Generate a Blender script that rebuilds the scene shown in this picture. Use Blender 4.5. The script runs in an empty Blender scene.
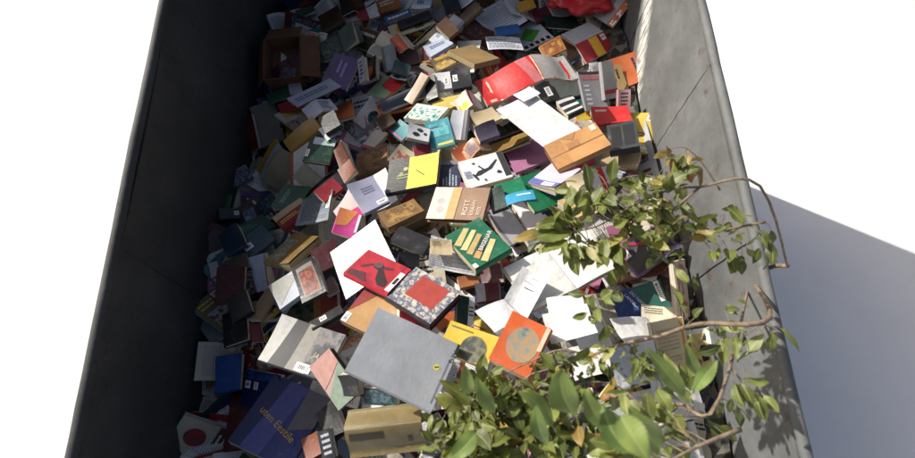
import bpy, math, random, bisect
from mathutils import Vector, Matrix, noise
random.seed(11)
R = random.random
U = random.uniform
S = bpy.context.scene
COL = S.collection

# ------------------------------------------------------------------ camera
F, CX, CY = 477.0, 457.5, 229.0          # focal length and centre of the 915x458 picture
PITCH, YAW, CAMH = math.radians(65), math.radians(1.2), 1.77
fwd = Vector((math.sin(YAW)*math.cos(PITCH), math.cos(YAW)*math.cos(PITCH), -math.sin(PITCH)))
right = Vector((math.cos(YAW), -math.sin(YAW), 0))
upv = right.cross(fwd)
CAM = Vector((0, 0, CAMH))
cam = bpy.data.objects.new('camera', bpy.data.cameras.new('camera'))
COL.objects.link(cam)
cam.matrix_world = Matrix.Translation(CAM) @ Matrix((right, upv, -fwd)).transposed().to_4x4()
cam.data.sensor_width = 36
cam.data.lens = F/915*36
cam.data.clip_start = 0.02
cam.data.clip_end = 400
cam.data.dof.use_dof = True
cam.data.dof.focus_distance = 1.95
cam.data.dof.aperture_fstop = 3.6
S.camera = cam

def ray(px, py):
    return (right*((px-CX)/F) + upv*(-(py-CY)/F) + fwd)
def at_depth(px, py, d):
    return CAM + ray(px, py)*d
def on_plane(px, py, p0, n):
    r = ray(px, py)
    return CAM + r*((p0-CAM).dot(n)/r.dot(n))
def on_z(px, py, z):
    return on_plane(px, py, Vector((0, 0, z)), Vector((0, 0, 1)))
def to_px(p):
    v = p-CAM
    d = v.dot(fwd)
    return CX+F*v.dot(right)/d, CY-F*v.dot(upv)/d

# ------------------------------------------------------------------ materials
def lin(h, k=1.0):
    h = h.lstrip('#')
    o = []
    for i in (0, 2, 4):
        c = int(h[i:i+2], 16)/255
        c = c/12.92 if c <= .04045 else ((c+.055)/1.055)**2.4
        o.append(min(.86, c*k))
    y = .21*o[0]+.72*o[1]+.07*o[2]
    return (*[c*.94+y*.06 for c in o], 1)          # faded print
MATS = {}
class NT:
    def __init__(s, name):
        s.m = bpy.data.materials.new(name); s.m.use_nodes = True
        s.t = s.m.node_tree; s.b = s.t.nodes['Principled BSDF']
    def n(s, typ, **kw):
        nd = s.t.nodes.new(typ)
        for k, v in kw.items():
            if k[0] == '_': nd.inputs[int(k[1:])].default_value = v
            elif k[:2] == 'i_': nd.inputs[k[2:].replace('__', ' ')].default_value = v
            else: setattr(nd, k, v)
        return nd
    def l(s, a, b): s.t.links.new(a, b)
    def coords(s, scale=(1, 1, 1), rnd=True, kind='Object'):
        tc = s.n('ShaderNodeTexCoord')
        mp = s.n('ShaderNodeMapping'); mp.inputs['Scale'].default_value = scale
        s.l(tc.outputs[kind], mp.inputs['Vector'])
        if rnd:
            oi = s.n('ShaderNodeObjectInfo')
            mu = s.n('ShaderNodeMath', operation='MULTIPLY', _1=37.0)
            s.l(oi.outputs['Random'], mu.inputs[0])
            s.l(mu.outputs[0], mp.inputs['Location'])
        return mp.outputs[0]
    def noise(s, co, scale, detail=4, rough=.6):
        nd = s.n('ShaderNodeTexNoise', i_Scale=scale, i_Detail=detail, i_Roughness=rough)
        s.l(co, nd.inputs['Vector']); return nd.outputs['Fac']
    def ramp(s, fac, stops):
        r = s.n('ShaderNodeValToRGB'); e = r.color_ramp.elements
        while len(e) < len(stops): e.new(.5)
        for el, (p, c) in zip(e, stops):
            el.position = p; el.color = c
        s.l(fac, r.inputs[0]); return r.outputs[0]
    def mix(s, fac, a, b, typ='MIX'):
        m = s.n('ShaderNodeMix', data_type='RGBA', blend_type=typ)
        for i, v in ((0, fac), (6, a), (7, b)):
            if isinstance(v, (int, float, tuple)): m.inputs[i].default_value = v
            else: s.l(v, m.inputs[i])
        return m.outputs[2]
    def bump(s, h, strength=.2, dist=.002):
        b = s.n('ShaderNodeBump', i_Strength=strength, i_Distance=dist)
        s.l(h, b.inputs['Height']); s.l(b.outputs[0], s.b.inputs['Normal'])
g = lambda v: (v, v, v, 1)

def cover_mat(hexc, rough=.42):
    key = ('c', hexc, rough)
    if key in MATS: return MATS[key]
    t = NT('cover_stock'); co = t.coords()
    base = lin(hexc, .92)
    n1 = t.noise(co, 9, 5); n2 = t.noise(co, 120, 3); n3 = t.noise(co, 24, 8, .75)
    dark = t.ramp(n1, [(.3, g(.74)), (.65, g(1.0))])
    c = t.mix(1.0, base, dark, 'MULTIPLY')
    sc = t.ramp(n3, [(.55, g(0)), (.72, g(.38))])           # rubbed, dusty patches
    c = t.mix(sc, c, t.mix(.45, base, (.42, .40, .36, 1)))
    t.l(c, t.b.inputs['Base Color'])
    rr = t.ramp(n3, [(.35, g(rough-.1)), (.7, g(min(1, rough+.22)))])
    t.l(rr, t.b.inputs['Roughness'])
    t.b.inputs['Specular IOR Level'].default_value = .45
    bn = t.n('ShaderNodeMath', operation='MULTIPLY_ADD', _1=3.0); t.l(n1, bn.inputs[0]); t.l(n2, bn.inputs[2])
    t.bump(bn.outputs[0], .3, .002)
    MATS[key] = t.m; return t.m

def picture_mat(h1, h2, h3='101010', scale=30):
    key = ('p', h1, h2, h3, scale)
    if key in MATS: return MATS[key]
    t = NT('printed_picture'); co = t.coords()
    n1 = t.noise(co, scale, 5, .65)
    w = t.n('ShaderNodeTexVoronoi', i_Scale=scale*1.1); t.l(co, w.inputs['Vector'])
    m = t.n('ShaderNodeMath', operation='MULTIPLY_ADD', _1=.35); t.l(w.outputs['Distance'], m.inputs[0]); t.l(n1, m.inputs[2])
    c = t.ramp(m.outputs[0], [(.40, lin(h3, .9)), (.56, lin(h1, .9)), (.68, lin(h2, .9)), (.85, lin(h1, .9))])
    t.l(c, t.b.inputs['Base Color']); t.b.inputs['Roughness'].default_value = .45
    MATS[key] = t.m; return t.m

def pages_mat(tone='e6dcc4'):
    key = ('pg', tone)
    if key in MATS: return MATS[key]
    t = NT('paper_edges'); co = t.coords((3, 3, 420)); co2 = t.coords()
    n1 = t.noise(co, 1.6, 2, .5); n2 = t.noise(co2, 14, 4)
    b = lin(tone, .82)
    c = t.mix(1.0, b, t.ramp(n1, [(.33, g(.5)), (.55, g(1))]), 'MULTIPLY')
    c = t.mix(1.0, c, t.ramp(n2, [(.3, (.80, .74, .64, 1)), (.6, g(1))]), 'MULTIPLY')
    t.l(c, t.b.inputs['Base Color']); t.b.inputs['Roughness'].default_value = .85
    t.bump(n1, .5, .001)
    MATS[key] = t.m; return t.m

def paper_mat(tone='f4f2ec'):
    key = ('pp', tone)
    if key in MATS: return MATS[key]
    t = NT('paper'); co = t.coords()
    n = t.noise(co, 6, 4); n2 = t.noise(co, 35, 4)
    c = t.mix(1.0, lin(tone, .84), t.ramp(n, [(.28, (.84, .81, .75, 1)), (.55, g(1))]), 'MULTIPLY')
    t.l(c, t.b.inputs['Base Color']); t.b.inputs['Roughness'].default_value = .7
    n3 = t.noise(co, 11, 3, .5)
    bb = t.n('ShaderNodeMath', operation='MULTIPLY_ADD', _1=4.0); t.l(n3, bb.inputs[0]); t.l(n2, bb.inputs[2])
    t.bump(bb.outputs[0], .45, .006)
    MATS[key] = t.m; return t.m

def flat_mat(hexc, rough=.5):
    key = ('f', hexc)
    if key in MATS: return MATS[key]
    t = NT('ink'); co = t.coords(); n = t.noise(co, 60, 3)
    c = t.mix(1.0, lin(hexc, .9), t.ramp(n, [(.3, g(.8)), (.6, g(1))]), 'MULTIPLY')
    t.l(c, t.b.inputs['Base Color']); t.b.inputs['Roughness'].default_value = rough
    MATS[key] = t.m; return t.m

# ------------------------------------------------------------------ mesh helper
class MB:
    def __init__(s): s.v = []; s.f = []; s.mi = []; s.mats = []; s.sm = []
    def mat(s, m):
        if m not in s.mats: s.mats.append(m)
        return s.mats.index(m)
    def add(s, vs, fs, m, smooth=False):
        o = len(s.v); i = s.mat(m)
        s.v += [tuple(v) for v in vs]
        for f in fs: s.f.append([o+k for k in f]); s.mi.append(i); s.sm.append(smooth)
    def box(s, c, d, m, M=None):
        x, y, z = (k/2 for k in d)
        vs = [Vector((c[0]+a*x, c[1]+b*y, c[2]+e*z)) for a in (-1, 1) for b in (-1, 1) for e in (-1, 1)]
        if M: vs = [M @ v for v in vs]
        s.add(vs, [(0, 1, 3, 2), (4, 6, 7, 5), (0, 4, 5, 1), (2, 3, 7, 6), (0, 2, 6, 4), (1, 5, 7, 3)], m)
    def slab(s, top, bot, u0, u1, v0, v1, mt, ms=None, mb=None, nu=8, nv=8, layers=1, jit=0.0):
        """closed slab between two surface functions over a uv range"""
        ms = ms or mt; mb = mb or mt
        us = [u0+(u1-u0)*i/nu for i in range(nu+1)]; vs_ = [v0+(v1-v0)*j/nv for j in range(nv+1)]
        T = [top(u, v) for v in vs_ for u in us]; B = [bot(u, v) for v in vs_ for u in us]
        w = nu+1
        fs = [(j*w+i, (j+1)*w+i, (j+1)*w+i+1, j*w+i+1) for j in range(nv) for i in range(nu)]
        s.add(T, fs, mt, True); s.add(B, [f[::-1] for f in fs], mb, True)
        ring = [(i, 0) for i in range(nu)] + [(nu, j) for j in range(nv)] + [(nu-i, nv) for i in range(nu)] + [(0, nv-j) for j in range(nv)]
        idx = [j*w+i for i, j in ring]; n = len(idx)
        rows = []
        cen = sum(T, Vector())/len(T)
        for L in range(layers+1):
            k = L/layers
            off = 0 if L in (0, layers) else random.uniform(-jit, jit)
            row = []
            for q in idx:
                p = T[q].lerp(B[q], k)
                if off:
                    d = (p-cen); d.z = 0; p = p + d.normalized()*off
                row.append(p)
            rows += row
        s.add(rows, [(L*n+i, L*n+(i+1) % n, (L+1)*n+(i+1) % n, (L+1)*n+i) for L in range(layers) for i in range(n)], ms)
    def patch(s, fn, m, u0, v0, u1, v1, nu=4, nv=4):
        vs = [fn(u0+(u1-u0)*i/nu, v0+(v1-v0)*j/nv) for j in range(nv+1) for i in range(nu+1)]; w = nu+1
        s.add(vs, [(j*w+i, (j+1)*w+i, (j+1)*w+i+1, j*w+i+1) for j in range(nv) for i in range(nu)], m, True)
    def poly(s, fn, m, pts, fan=True):
        q = []
        sub = 1 if len(pts) > 10 else 5
        for i, a in enumerate(pts):
            b = pts[(i+1) % len(pts)]
            q += [(a[0]+(b[0]-a[0])*k/sub, a[1]+(b[1]-a[1])*k/sub) for k in range(sub)]
        c = (sum(p[0] for p in q)/len(q), sum(p[1] for p in q)/len(q)); n = len(q); RN_ = 5
        vs = [fn(*c)] + [fn(c[0]+(p[0]-c[0])*r/RN_, c[1]+(p[1]-c[1])*r/RN_) for r in range(1, RN_+1) for p in q]
        fs = [(0, 1+(i+1) % n, 1+i) for i in range(n)]
        for r in range(RN_-1):
            o = 1+r*n
            fs += [(o+i, o+(i+1) % n, o+n+(i+1) % n, o+n+i) for i in range(n)]
        s.add(vs, fs, m, True)
    def tube(s, pts, rads, m, n=7):
        vs = []
        for i, p in enumerate(pts):
            a = pts[max(0, i-1)]; b = pts[min(len(pts)-1, i+1)]
            d = (b-a).normalized(); x = d.cross(Vector((.3, .2, 1))).normalized(); y = d.cross(x)
            for k in range(n):
                an = 2*math.pi*k/n; vs.append(p+(x*math.cos(an)+y*math.sin(an))*rads[i])
        fs = [(i*n+k, i*n+(k+1) % n, (i+1)*n+(k+1) % n, (i+1)*n+k) for i in range(len(pts)-1) for k in range(n)]
        fs += [tuple(range(n))[::-1], tuple((len(pts)-1)*n+k for k in range(n))]
        s.add(vs, fs, m, True)
    def build(s, name, parent=None):
        me = bpy.data.meshes.new(name)
        me.from_pydata(s.v, [], s.f)
        for m in s.mats: me.materials.append(m)
        me.polygons.foreach_set('material_index', s.mi)
        me.polygons.foreach_set('use_smooth', s.sm)
        me.update()
        o = bpy.data.objects.new(name, me); COL.objects.link(o)
        if parent: o.parent = parent
        return o

FONT = {}
def font_mesh(txt):
    if txt not in FONT:
        c = bpy.data.curves.new('lettering', 'FONT'); c.body = txt; c.size = 1; c.resolution_u = 2
        o = bpy.data.objects.new('lettering', c); COL.objects.link(o)
        bpy.context.view_layer.update()
        me = o.evaluated_get(bpy.context.evaluated_depsgraph_get()).to_mesh()
        FONT[txt] = ([v.co.copy() for v in me.vertices], [list(p.vertices) for p in me.polygons])
        bpy.data.objects.remove(o); bpy.data.curves.remove(c)
    return FONT[txt]

def tag(o, label, cat, group=None, kind=None):
    if label: o['label'] = label
    if cat: o['category'] = cat
    if group: o['group'] = group
    if kind: o['kind'] = kind
    return o
def structure(o): o['kind'] = 'structure'; return o

# ------------------------------------------------------------------ decoration on a surface fn(u,v,lift)
def decorate(mb, fn, W, H, dec):
    lv = [0.0006]
    for d in dec:
        k = d[0]; lv[0] += 0.00025; L = lv[0]
        f = lambda u, v, L=L: fn(u, v, L)
        if k == 'r': mb.patch(f, flat_mat(d[5]), *d[1:5], 6, 6)
        elif k == 'n': mb.patch(f, picture_mat(*d[5:]), *d[1:5], 6, 6)
        elif k == 'e':
            pts = [(d[1]+d[3]*math.cos(-2*math.pi*i/20), d[2]+d[4]*math.sin(-2*math.pi*i/20)) for i in range(20)]
            mb.poly(f, picture_mat(*d[5:]) if len(d) > 6 else flat_mat(d[5]), pts[::-1])
        elif k == 'P': mb.poly(f, flat_mat(d[2]), d[1])
        elif k == 't':       # rows of printed words
            u0, v0, u1, v1, ink, rows = d[1:7]
            m = flat_mat(ink); rh = (v1-v0)/rows
            for r in range(rows):
                u = u0; end = u1 if R() < .75 else u0+(u1-u0)*U(.4, .9)
                while u < end:
                    w = U(.05, .14)*(u1-u0)*(1.6 if rows < 4 else 1)
                    mb.patch(f, m, u, v0+r*rh+rh*.2, min(u+w, end), v0+r*rh+rh*.68, 1, 1)
                    u += w+.025*(u1-u0)
        elif k == 'L':       # library sticker with a bar code
            u0, v0, u1, v1 = d[1:5]
            mb.patch(f, flat_mat('f2f2ee'), u0, v0, u1, v1, 2, 2)
            f2 = lambda u, v: fn(u, v, L+.0003)
            n = 7; m = flat_mat('1c1c20')
            for i in range(n):
                if (u1-u0)*W > (v1-v0)*H:
                    a = u0+(u1-u0)*(.12+.76*i/n); mb.patch(f2, m, a, v0+(v1-v0)*.25, a+(u1-u0)*U(.03, .08), v0+(v1-v0)*.72, 1, 1)
                else:
                    a = v0+(v1-v0)*(.12+.76*i/n); mb.patch(f2, m, u0+(u1-u0)*.25, a, u0+(u1-u0)*.72, a+(v1-v0)*U(.03, .08), 1, 1)
        elif k == 'T':       # real lettering: text, u, v of its start, height in metres, colour, angle in degrees
            txt, u, v, sz, colr = d[1:6]; ang = math.radians(d[6]) if len(d) > 6 else 0
            vs, fs = font_mesh(txt)
            out = []
            for p in vs:
                x, y = p.x*sz, p.y*sz
                X = x*math.cos(ang)-y*math.sin(ang); Y = x*math.sin(ang)+y*math.cos(ang)
                out.append(fn(u+X/W, v-Y/H, L))
            mb.add(out, fs, flat_mat(colr))

# ------------------------------------------------------------------ books
def sidecoord(u, v, sp):
    return {'l': u, 'r': 1-u, 't': v, 'b': 1-v}[sp]

def make_book(root, W, H, t, sp, col, dec, curl=.0, hard=False, tone='e6dcc4', rough=.42, back=None):
    """closed book. local frame: x along A-B, y up the page, z=0 under it"""
    tc = .0022 if hard else .0009
    tw = U(-1, 1)*curl*.35
    def base(u, v): return Vector(((u-.5)*W, (.5-v)*H, 0))
    ph = U(0, 6)
    def top(u, v, L=0):
        s = sidecoord(u, v, sp); p = base(u, v)
        w = v if sp in 'lr' else u
        p.z = t + curl*s*s*(1+.5*math.sin(2.2*w+ph)) + tw*s*(w-.5)*2 + L
        return p
    cm = cover_mat(col, rough); bm = cover_mat(back or col, rough)
    c = MB()
    c.slab(top, lambda u, v: top(u, v)-Vector((0, 0, tc)), 0, 1, 0, 1, cm, nu=8, nv=8)
    c.slab(lambda u, v: base(u, v)+Vector((0, 0, tc)), base, 0, 1, 0, 1, bm, nu=1, nv=1)
    # rounded spine strip
    n = 8; K = 6; vo = []; vi = []
    ext = min(.004, t*.18) + .0004
    for j in range(n+1):
        w = j/n
        u, v = {'l': (0, w), 'r': (1, w), 't': (w, 0), 'b': (w, 1)}[sp]
        dx = {'l': Vector((-1, 0, 0)), 'r': Vector((1, 0, 0)), 't': Vector((0, 1, 0)), 'b': Vector((0, -1, 0))}[sp]
        a = top(u, v); b = base(u, v)
        for q in range(K+1):
            k = q/K; p = a.lerp(b, k)
            vo.append(p+dx*(ext*math.sin(math.pi*k)+.0003)); vi.append(p+dx*(ext*math.sin(math.pi*k)-tc-.0003))
    fs = [(j*(K+1)+q, j*(K+1)+q+1, (j+1)*(K+1)+q+1, (j+1)*(K+1)+q) for j in range(n) for q in range(K)]
    c.add(vo, fs, cm, True); c.add(vi, [f[::-1] for f in fs], cm, True)
    decorate(c, top, W, H, dec)
    c.build('cover', root)
    ins = .0035 if hard else .0006
    iu, iv = ins/W, ins/H
    u0, u1, v0, v1 = iu, 1-iu, iv, 1-iv
    if sp == 'l': u0 = .004
    if sp == 'r': u1 = .996
    if sp == 't': v0 = .004
    if sp == 'b': v1 = .996
    fan = curl*.35
    def pt(u, v):
        p = top(u, v); s = sidecoord(u, v, sp); p.z -= tc+.0003 + fan*s*s; return p
    p = MB()
    p.slab(pt, lambda u, v: base(u, v)+Vector((0, 0, tc+.0003)), u0, u1, v0, v1, pages_mat(tone), nu=8, nv=8, layers=5 if t > .008 else 2, jit=.0009)
    p.build('page_block', root)

def make_open_down(root, W, H, t, sp, col, dec, wave=.01, tone='e6dcc4', rough=.42, ridge=.5):
    """open book lying face down: both covers up, spine as a ridge; sp l/r: ridge runs along v, t/b along u"""
    ph = U(0, 6); hh = t+wave
    a1, a2 = U(.3, 1), U(.3, 1)
    def top(u, v, L=0):
        s = u if sp in 'lr' else v; w = v if sp in 'lr' else u
        d = (s-ridge)/(ridge if s < ridge else 1-ridge)
        z = t*.55 + (hh-t*.3)*(1-abs(d))**1.3*math.exp(-abs(d)*.4)*.9 + wave*.9*math.sin(abs(d)*4.2+1.0)*(a1 if d < 0 else a2)*abs(d) + .25*wave*math.sin(w*3+ph)
        return Vector(((u-.5)*W, (.5-v)*H, max(z, .004)+L))
    tc = .0009
    c = MB(); nu, nv = (18, 7) if sp in 'lr' else (7, 18)
    c.slab(top, lambda u, v: top(u, v)-Vector((0, 0, tc)), 0, 1, 0, 1, cover_mat(col, rough), nu=nu, nv=nv)
    decorate(c, top, W, H, dec); c.build('cover', root)
    th = t*.5
    i = .0008
    for a, b in ((i/W, ridge-.004), (ridge+.004, 1-i/W)):
        p = MB(); f1 = lambda u, v: top(u, v)-Vector((0, 0, tc+.0003))
        f2 = lambda u, v: Vector((top(u, v).x, top(u, v).y, max(-.012, top(u, v).z-tc-.0003-th)))
        if sp in 'lr': p.slab(f1, f2, a, b, i/H, 1-i/H, pages_mat(tone), nu=9, nv=7, layers=4, jit=.0008)
        else: p.slab(f1, f2, i/W, 1-i/W, a, b, pages_mat(tone), nu=7, nv=9, layers=4, jit=.0008)
        p.build('page_block', root)

def make_open_up(root, W, H, t, sp, col, dec, wave=.01, tone='f0ece2', rough=.42, ridge=.5):
    """open book with its pages showing"""
    ph = U(0, 6)
    def top(u, v, L=0):
        s = u if sp in 'lr' else v; w = v if sp in 'lr' else u
        d = abs(s-ridge)/(ridge if s < ridge else 1-ridge)
        z = t*.5 + (t*.5+wave)*math.sin(min(1, d*1.15)*math.pi*.80)**.7*.9 + .2*wave*math.sin(w*4+ph)*d
        return Vector(((u-.5)*W, (.5-v)*H, z+L))
    for a, b in ((.004, ridge-.003), (ridge+.003, .996)):
        p = MB()
        bt = lambda u, v: Vector(((u-.5)*W, (.5-v)*H, .002))
        pm = paper_mat(tone)
        if sp in 'lr': p.slab(top, bt, a, b, .004, .996, pm, pages_mat('e6dcc4'), nu=9, nv=7, layers=4, jit=.0006); rg = (a+.04, .06, b-.04, .94)
        else: p.slab(top, bt, .004, .996, a, b, pm, pages_mat('e6dcc4'), nu=7, nv=9, layers=4, jit=.0006); rg = (.06, a+.04, .94, b-.04)
        mine = [d for d in dec if (d[1] < ridge) == (a < ridge)] if sp in 'lr' else [d for d in dec if (d[2] < ridge) == (a < ridge)]
        decorate(p, top, W, H, [d for d in mine])
        p.build('page_block', root)
    c = MB()
    c.slab(lambda u, v: Vector(((u-.5)*(W+.006), (.5-v)*(H+.006), .0019)), lambda u, v: Vector(((u-.5)*(W+.006), (.5-v)*(H+.006), .0)), 0, 1, 0, 1, cover_mat(col, rough), nu=2, nv=2)
    c.build('cover', root)

def make_sheet(root_name, W, H, t, col, dec, curl=.01):
    ph = U(0, 6); ph2 = U(0, 6)
    fold = R() < .5
    def top(u, v, L=0):
        z = t + curl*(.5*math.sin(u*2.6+ph)+.35*math.sin(v*3.1+ph2)+ (2*u-1)**2*.5*(1 if ph > 3 else -.2)) + (curl*.5*abs(v-.5) if fold else 0)
        return Vector(((u-.5)*W, (.5-v)*H, z+curl*.4+L))
    c = MB()
    c.slab(top, lambda u, v: top(u, v)-Vector((0, 0, .0005)), 0, 1, 0, 1, paper_mat(col), nu=12, nv=12)
    decorate(c, top, W, H, dec)
    return c.build(root_name)

# ------------------------------------------------------------------ heap height map
GX0, GY0, GS = -1.2, -.6, .015
NX, NY = 160, 220
def pile(x, y):
    z = -.075 + .035*noise.noise(Vector((x*1.6, y*1.6, 3))) + .03*noise.noise(Vector((x*4, y*4, 8)))
    z -= .09*max(0, min(1, (-.5-x)/.45))**1.3
    z += .09*max(0, min(1, (x-.66)/.2)) + .10*max(0, min(1, (x-.6)/.25))*max(0, min(1, (1.1-y)/.5))
    z += .06*max(0, min(1, (y-1.5)/.7))*max(0, 1-abs(x-.15)/.9)
    return z
HM = [[pile(GX0+(i+.5)*GS, GY0+(j+.5)*GS) for i in range(NX)] for j in range(NY)]
HH = [[-.5]*NX for j in range(NY)]          # books of the upper layer only
def hget(x, y):
    i = int((x-GX0)/GS); j = int((y-GY0)/GS)
    if 0 <= i < NX and 0 <= j < NY: return HM[j][i]
    return -.1
def hset(x, y, z):
    i = int((x-GX0)/GS); j = int((y-GY0)/GS)
    if 0 <= i < NX and 0 <= j < NY and z > HM[j][i]: HM[j][i] = z

XL, XR, YN, YF = -.96, .88, -.42, 2.32
HEROES = []
def footprint(C, X, Y, W, H, n=9):
    return [C+X*W*((i+.5)/n-.5)+Y*H*((j+.5)/n-.5) for i in range(n) for j in range(n)]
def settle_hero(C, X, Y, Z, W, H, t, pct, lo):
    g1, g2 = [], []
    for p in footprint(C, X, Y, W, H, 14):
        b = p - Z*t
        i = int((b.x-GX0)/GS); j = int((b.y-GY0)/GS)
        if 0 <= i < NX and 0 <= j < NY: g1.append(HH[j][i]-b.z); g2.append(HM[j][i]-b.z)
    if not g1: return 0
    g1.sort(); g2.sort()
    return max(g1[int(pct*(len(g1)-1))], g2[int(lo*(len(g2)-1))])
def stamp_hero(C, X, Y, W, H, extra=0):
    for p in footprint(C, X, Y, W, H, 22):
        i = int((p.x-GX0)/GS); j = int((p.y-GY0)/GS)
        if 0 <= i < NX and 0 <= j < NY: HH[j][i] = max(HH[j][i], p.z+extra)
def settle(C, X, Y, Z, W, H, t, pct):
    """height to add so that the underside rests on the heap"""
    gaps = []
    for p in footprint(C, X, Y, W, H): 
        b = p - Z*t
        gaps.append(hget(b.x, b.y)-b.z)
    gaps.sort()
    return gaps[int(pct*(len(gaps)-1))]
def stamp(C, X, Y, W, H, t=0):
    for p in footprint(C, X, Y, W, H, 16): hset(p.x, p.y, p.z)

def fit_quad(q, z0, asp, maxs):
    cx = sum(p[0] for p in q)/4; cy = sum(p[1] for p in q)/4
    p0 = on_z(cx, cy, z0)
    best = None
    k = int(maxs*5)
    cand = [(i*.2, j*.2) for i in range(-k, k+1) for j in range(-k, k+1)]
    for step in (.2, .07, .025):
        if best: cand = [(best[6]+i*step, best[7]+j*step) for i in (-1, 0, 1) for j in (-1, 0, 1)]
        for a, b in cand:
            if abs(a) > maxs or abs(b) > maxs: continue
            n = Vector((-a, -b, 1)).normalized()
            P = [on_plane(x, y, p0, n) for x, y in q]
            e1 = (P[1]-P[0]+P[2]-P[3])/2; e2 = (P[0]-P[3]+P[1]-P[2])/2
            l1, l2 = e1.length, e2.length
            ca = e1.dot(e2)/(l1*l2); mm = (P[0]-P[1]+P[2]-P[3]).length/(l1+l2)
            r = max(l1, l2)/min(l1, l2)
            cost = 3*ca*ca + mm*mm + .10*(a*a+b*b) + asp[1]*math.log(r/asp[0])**2
            if best is None or cost < best[0]: best = (cost, n, P, e1, e2, 0, a, b)
    n, P, e1, e2 = best[1:5]
    X = e1.normalized(); Y = n.cross(X)
    Y2 = e2.normalized(); Y = (Y+Y2).normalized(); Y = (Y-n*Y.dot(n)).normalized(); X = Y.cross(n)
    C = sum(P, Vector())/4
    return C, X, Y, n, e1.length, e2.length

ITEMS = []      # every book or sheet: root, label core, px centre, colour word ...
def place_root(name, C, X, Y, Z, t):
    o = bpy.data.objects.new(name, None); COL.objects.link(o)
    o.empty_display_size = .05
    M = Matrix((X, Y, Z)).transposed().to_4x4(); M.translation = C - Z*t
    o.matrix_world = M
    return o

def hero(label, kind, q, t, sp, col, dec=(), curl=0.0, hard=False, wave=.012, tone='e6dcc4', rough=.42, ridge=.5, asp=None, maxs=.6, pct=.97, lo=.55, back=None, cat=None, extra=''):
    t = t/1000*(1.3 if kind in 'bo' and t < 18 else 1.12 if kind in 'bo' else 1)
    if kind in 'bm' and not hard and not curl: curl = U(.004, .018)
    asp = asp or ((1.4, .25) if kind in ('b', 's') else (1.4, .03))
    z = 0.0
    cx = sum(p[0] for p in q)/4; cy = sum(p[1] for p in q)/4
    p = on_z(cx, cy, 0); z = hget(p.x, p.y)+t
    for it in range(3):
        C, X, Y, Z, W, H = fit_quad(q, z, asp, maxs)
        dz = settle_hero(C, X, Y, Z, W, H, t, pct, lo)
        z += dz
        if abs(dz) < .002: break
    C, X, Y, Z, W, H = fit_quad(q, z, asp, maxs)
    stamp_hero(C, X, Y, W, H, (wave*.5 if kind in 'op' else wave*.9 if kind == 's' else 0)+.001)
    HEROES.append((C.copy(), X.copy(), Y.copy(), Z.copy(), W, H, t))
    nm = {'b': 'book', 'o': 'open_book', 'p': 'open_book', 's': 'paper_sheet', 'm': 'magazine'}[kind]
    if kind == 's':
        o = make_sheet('paper_sheet', W, H, t, col, dec, wave)
        M = Matrix((X, Y, Z)).transposed().to_4x4(); M.translation = C - Z*t
        o.matrix_world = M
    else:
        o = place_root(nm, C, X, Y, Z, t)
        if kind in 'bm': make_book(o, W, H, t, sp, col, list(dec), curl, hard, tone, rough, back)
        elif kind == 'o': make_open_down(o, W, H, t, sp, col, list(dec), wave, tone, rough, ridge)
        else: make_open_up(o, W, H, t, sp, col, list(dec), wave, tone, rough, ridge)
    c = cat or {'b': 'book', 'o': 'open book', 'p': 'open book', 's': 'sheet of paper', 'm': 'magazine'}[kind]
    grp = 'loose sheets of paper lying on the books' if kind == 's' else 'books dumped in the steel container'
    tag(o, label+extra, c, grp)
    ITEMS.append(dict(o=o, core=label, px=(cx, cy), hero=True))
    return o

# ------------------------------------------------------------------ filler books deep in the heap (labelled further down)
PAL = [('dark green', '1f4a36'), ('navy blue', '1d2a52'), ('maroon', '5a1a22'), ('black', '1a1a1c'), ('tan', 'a88a5c'), ('cream', 'd8ccae'),
       ('white', 'e8e6e0'), ('grey', '7d8084'), ('red', 'b3232b'), ('orange', 'cc6a34'), ('brown', '5d4027'), ('teal', '2e7f86'),
       ('yellow', 'd9b83a'), ('purple', '56407c'), ('light blue', '9fb4cc'), ('pink', 'c77898'), ('olive', '6f6a3a'), ('white', 'efece4'), ('grey', 'a9abad'), ('cream', 'cfc2a0')]
def rnd_dec(col, cname):
    light = cname in ('cream', 'white', 'tan', 'yellow', 'light blue', 'pink', 'grey', 'orange')
    ink = random.choice(['22242a', '3a2a22', '1d3050', '7a1d22']) if light else random.choice(['e8e4d6', 'd9b84a', 'cfd6dc'])
    k = random.randrange(7); d = []
    oth = random.choice(PAL)[1]; oth2 = random.choice(PAL)[1]
    if k == 0: d = [('t', .12, .08, .88, .26, ink, 2), ('n', .12, .34, .88, .86, oth, oth2)]
    elif k == 1: d = [('r', 0, .0, 1, .22, oth), ('t', .1, .06, .9, .18, 'f0ece0', 1), ('t', .15, .4, .85, .52, ink, 2)]
    elif k == 2: d = [('t', .15, .1, .85, .3, ink, 2), ('t', .3, .84, .7, .9, ink, 1)]
    elif k == 3: d = [('n', 0, 0, 1, .62, oth, oth2), ('t', .1, .7, .9, .9, ink, 3)]
    elif k == 4: d = [('t', .12, .1, .88, .2, ink, 1), ('t', .14, .3, .86, .92, '8c8c8c' if light else '6a6a6e', 18)]
    elif k == 5: d = [('r', .0, .7, 1, .86, oth), ('e', .5, .38, .26, .2, oth, oth2), ('t', .2, .74, .8, .82, 'f4f0e4', 1)]
    else: d = [('r', .08, .05, .92, .95, oth), ('t', .18, .14, .82, .3, 'f0ece0', 2)]
    if R() < .4: d.append(('L', .06, .8, .36, .93) if R() < .5 else ('L', .64, .03, .96, .16))
    return d
FILL = []
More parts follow.
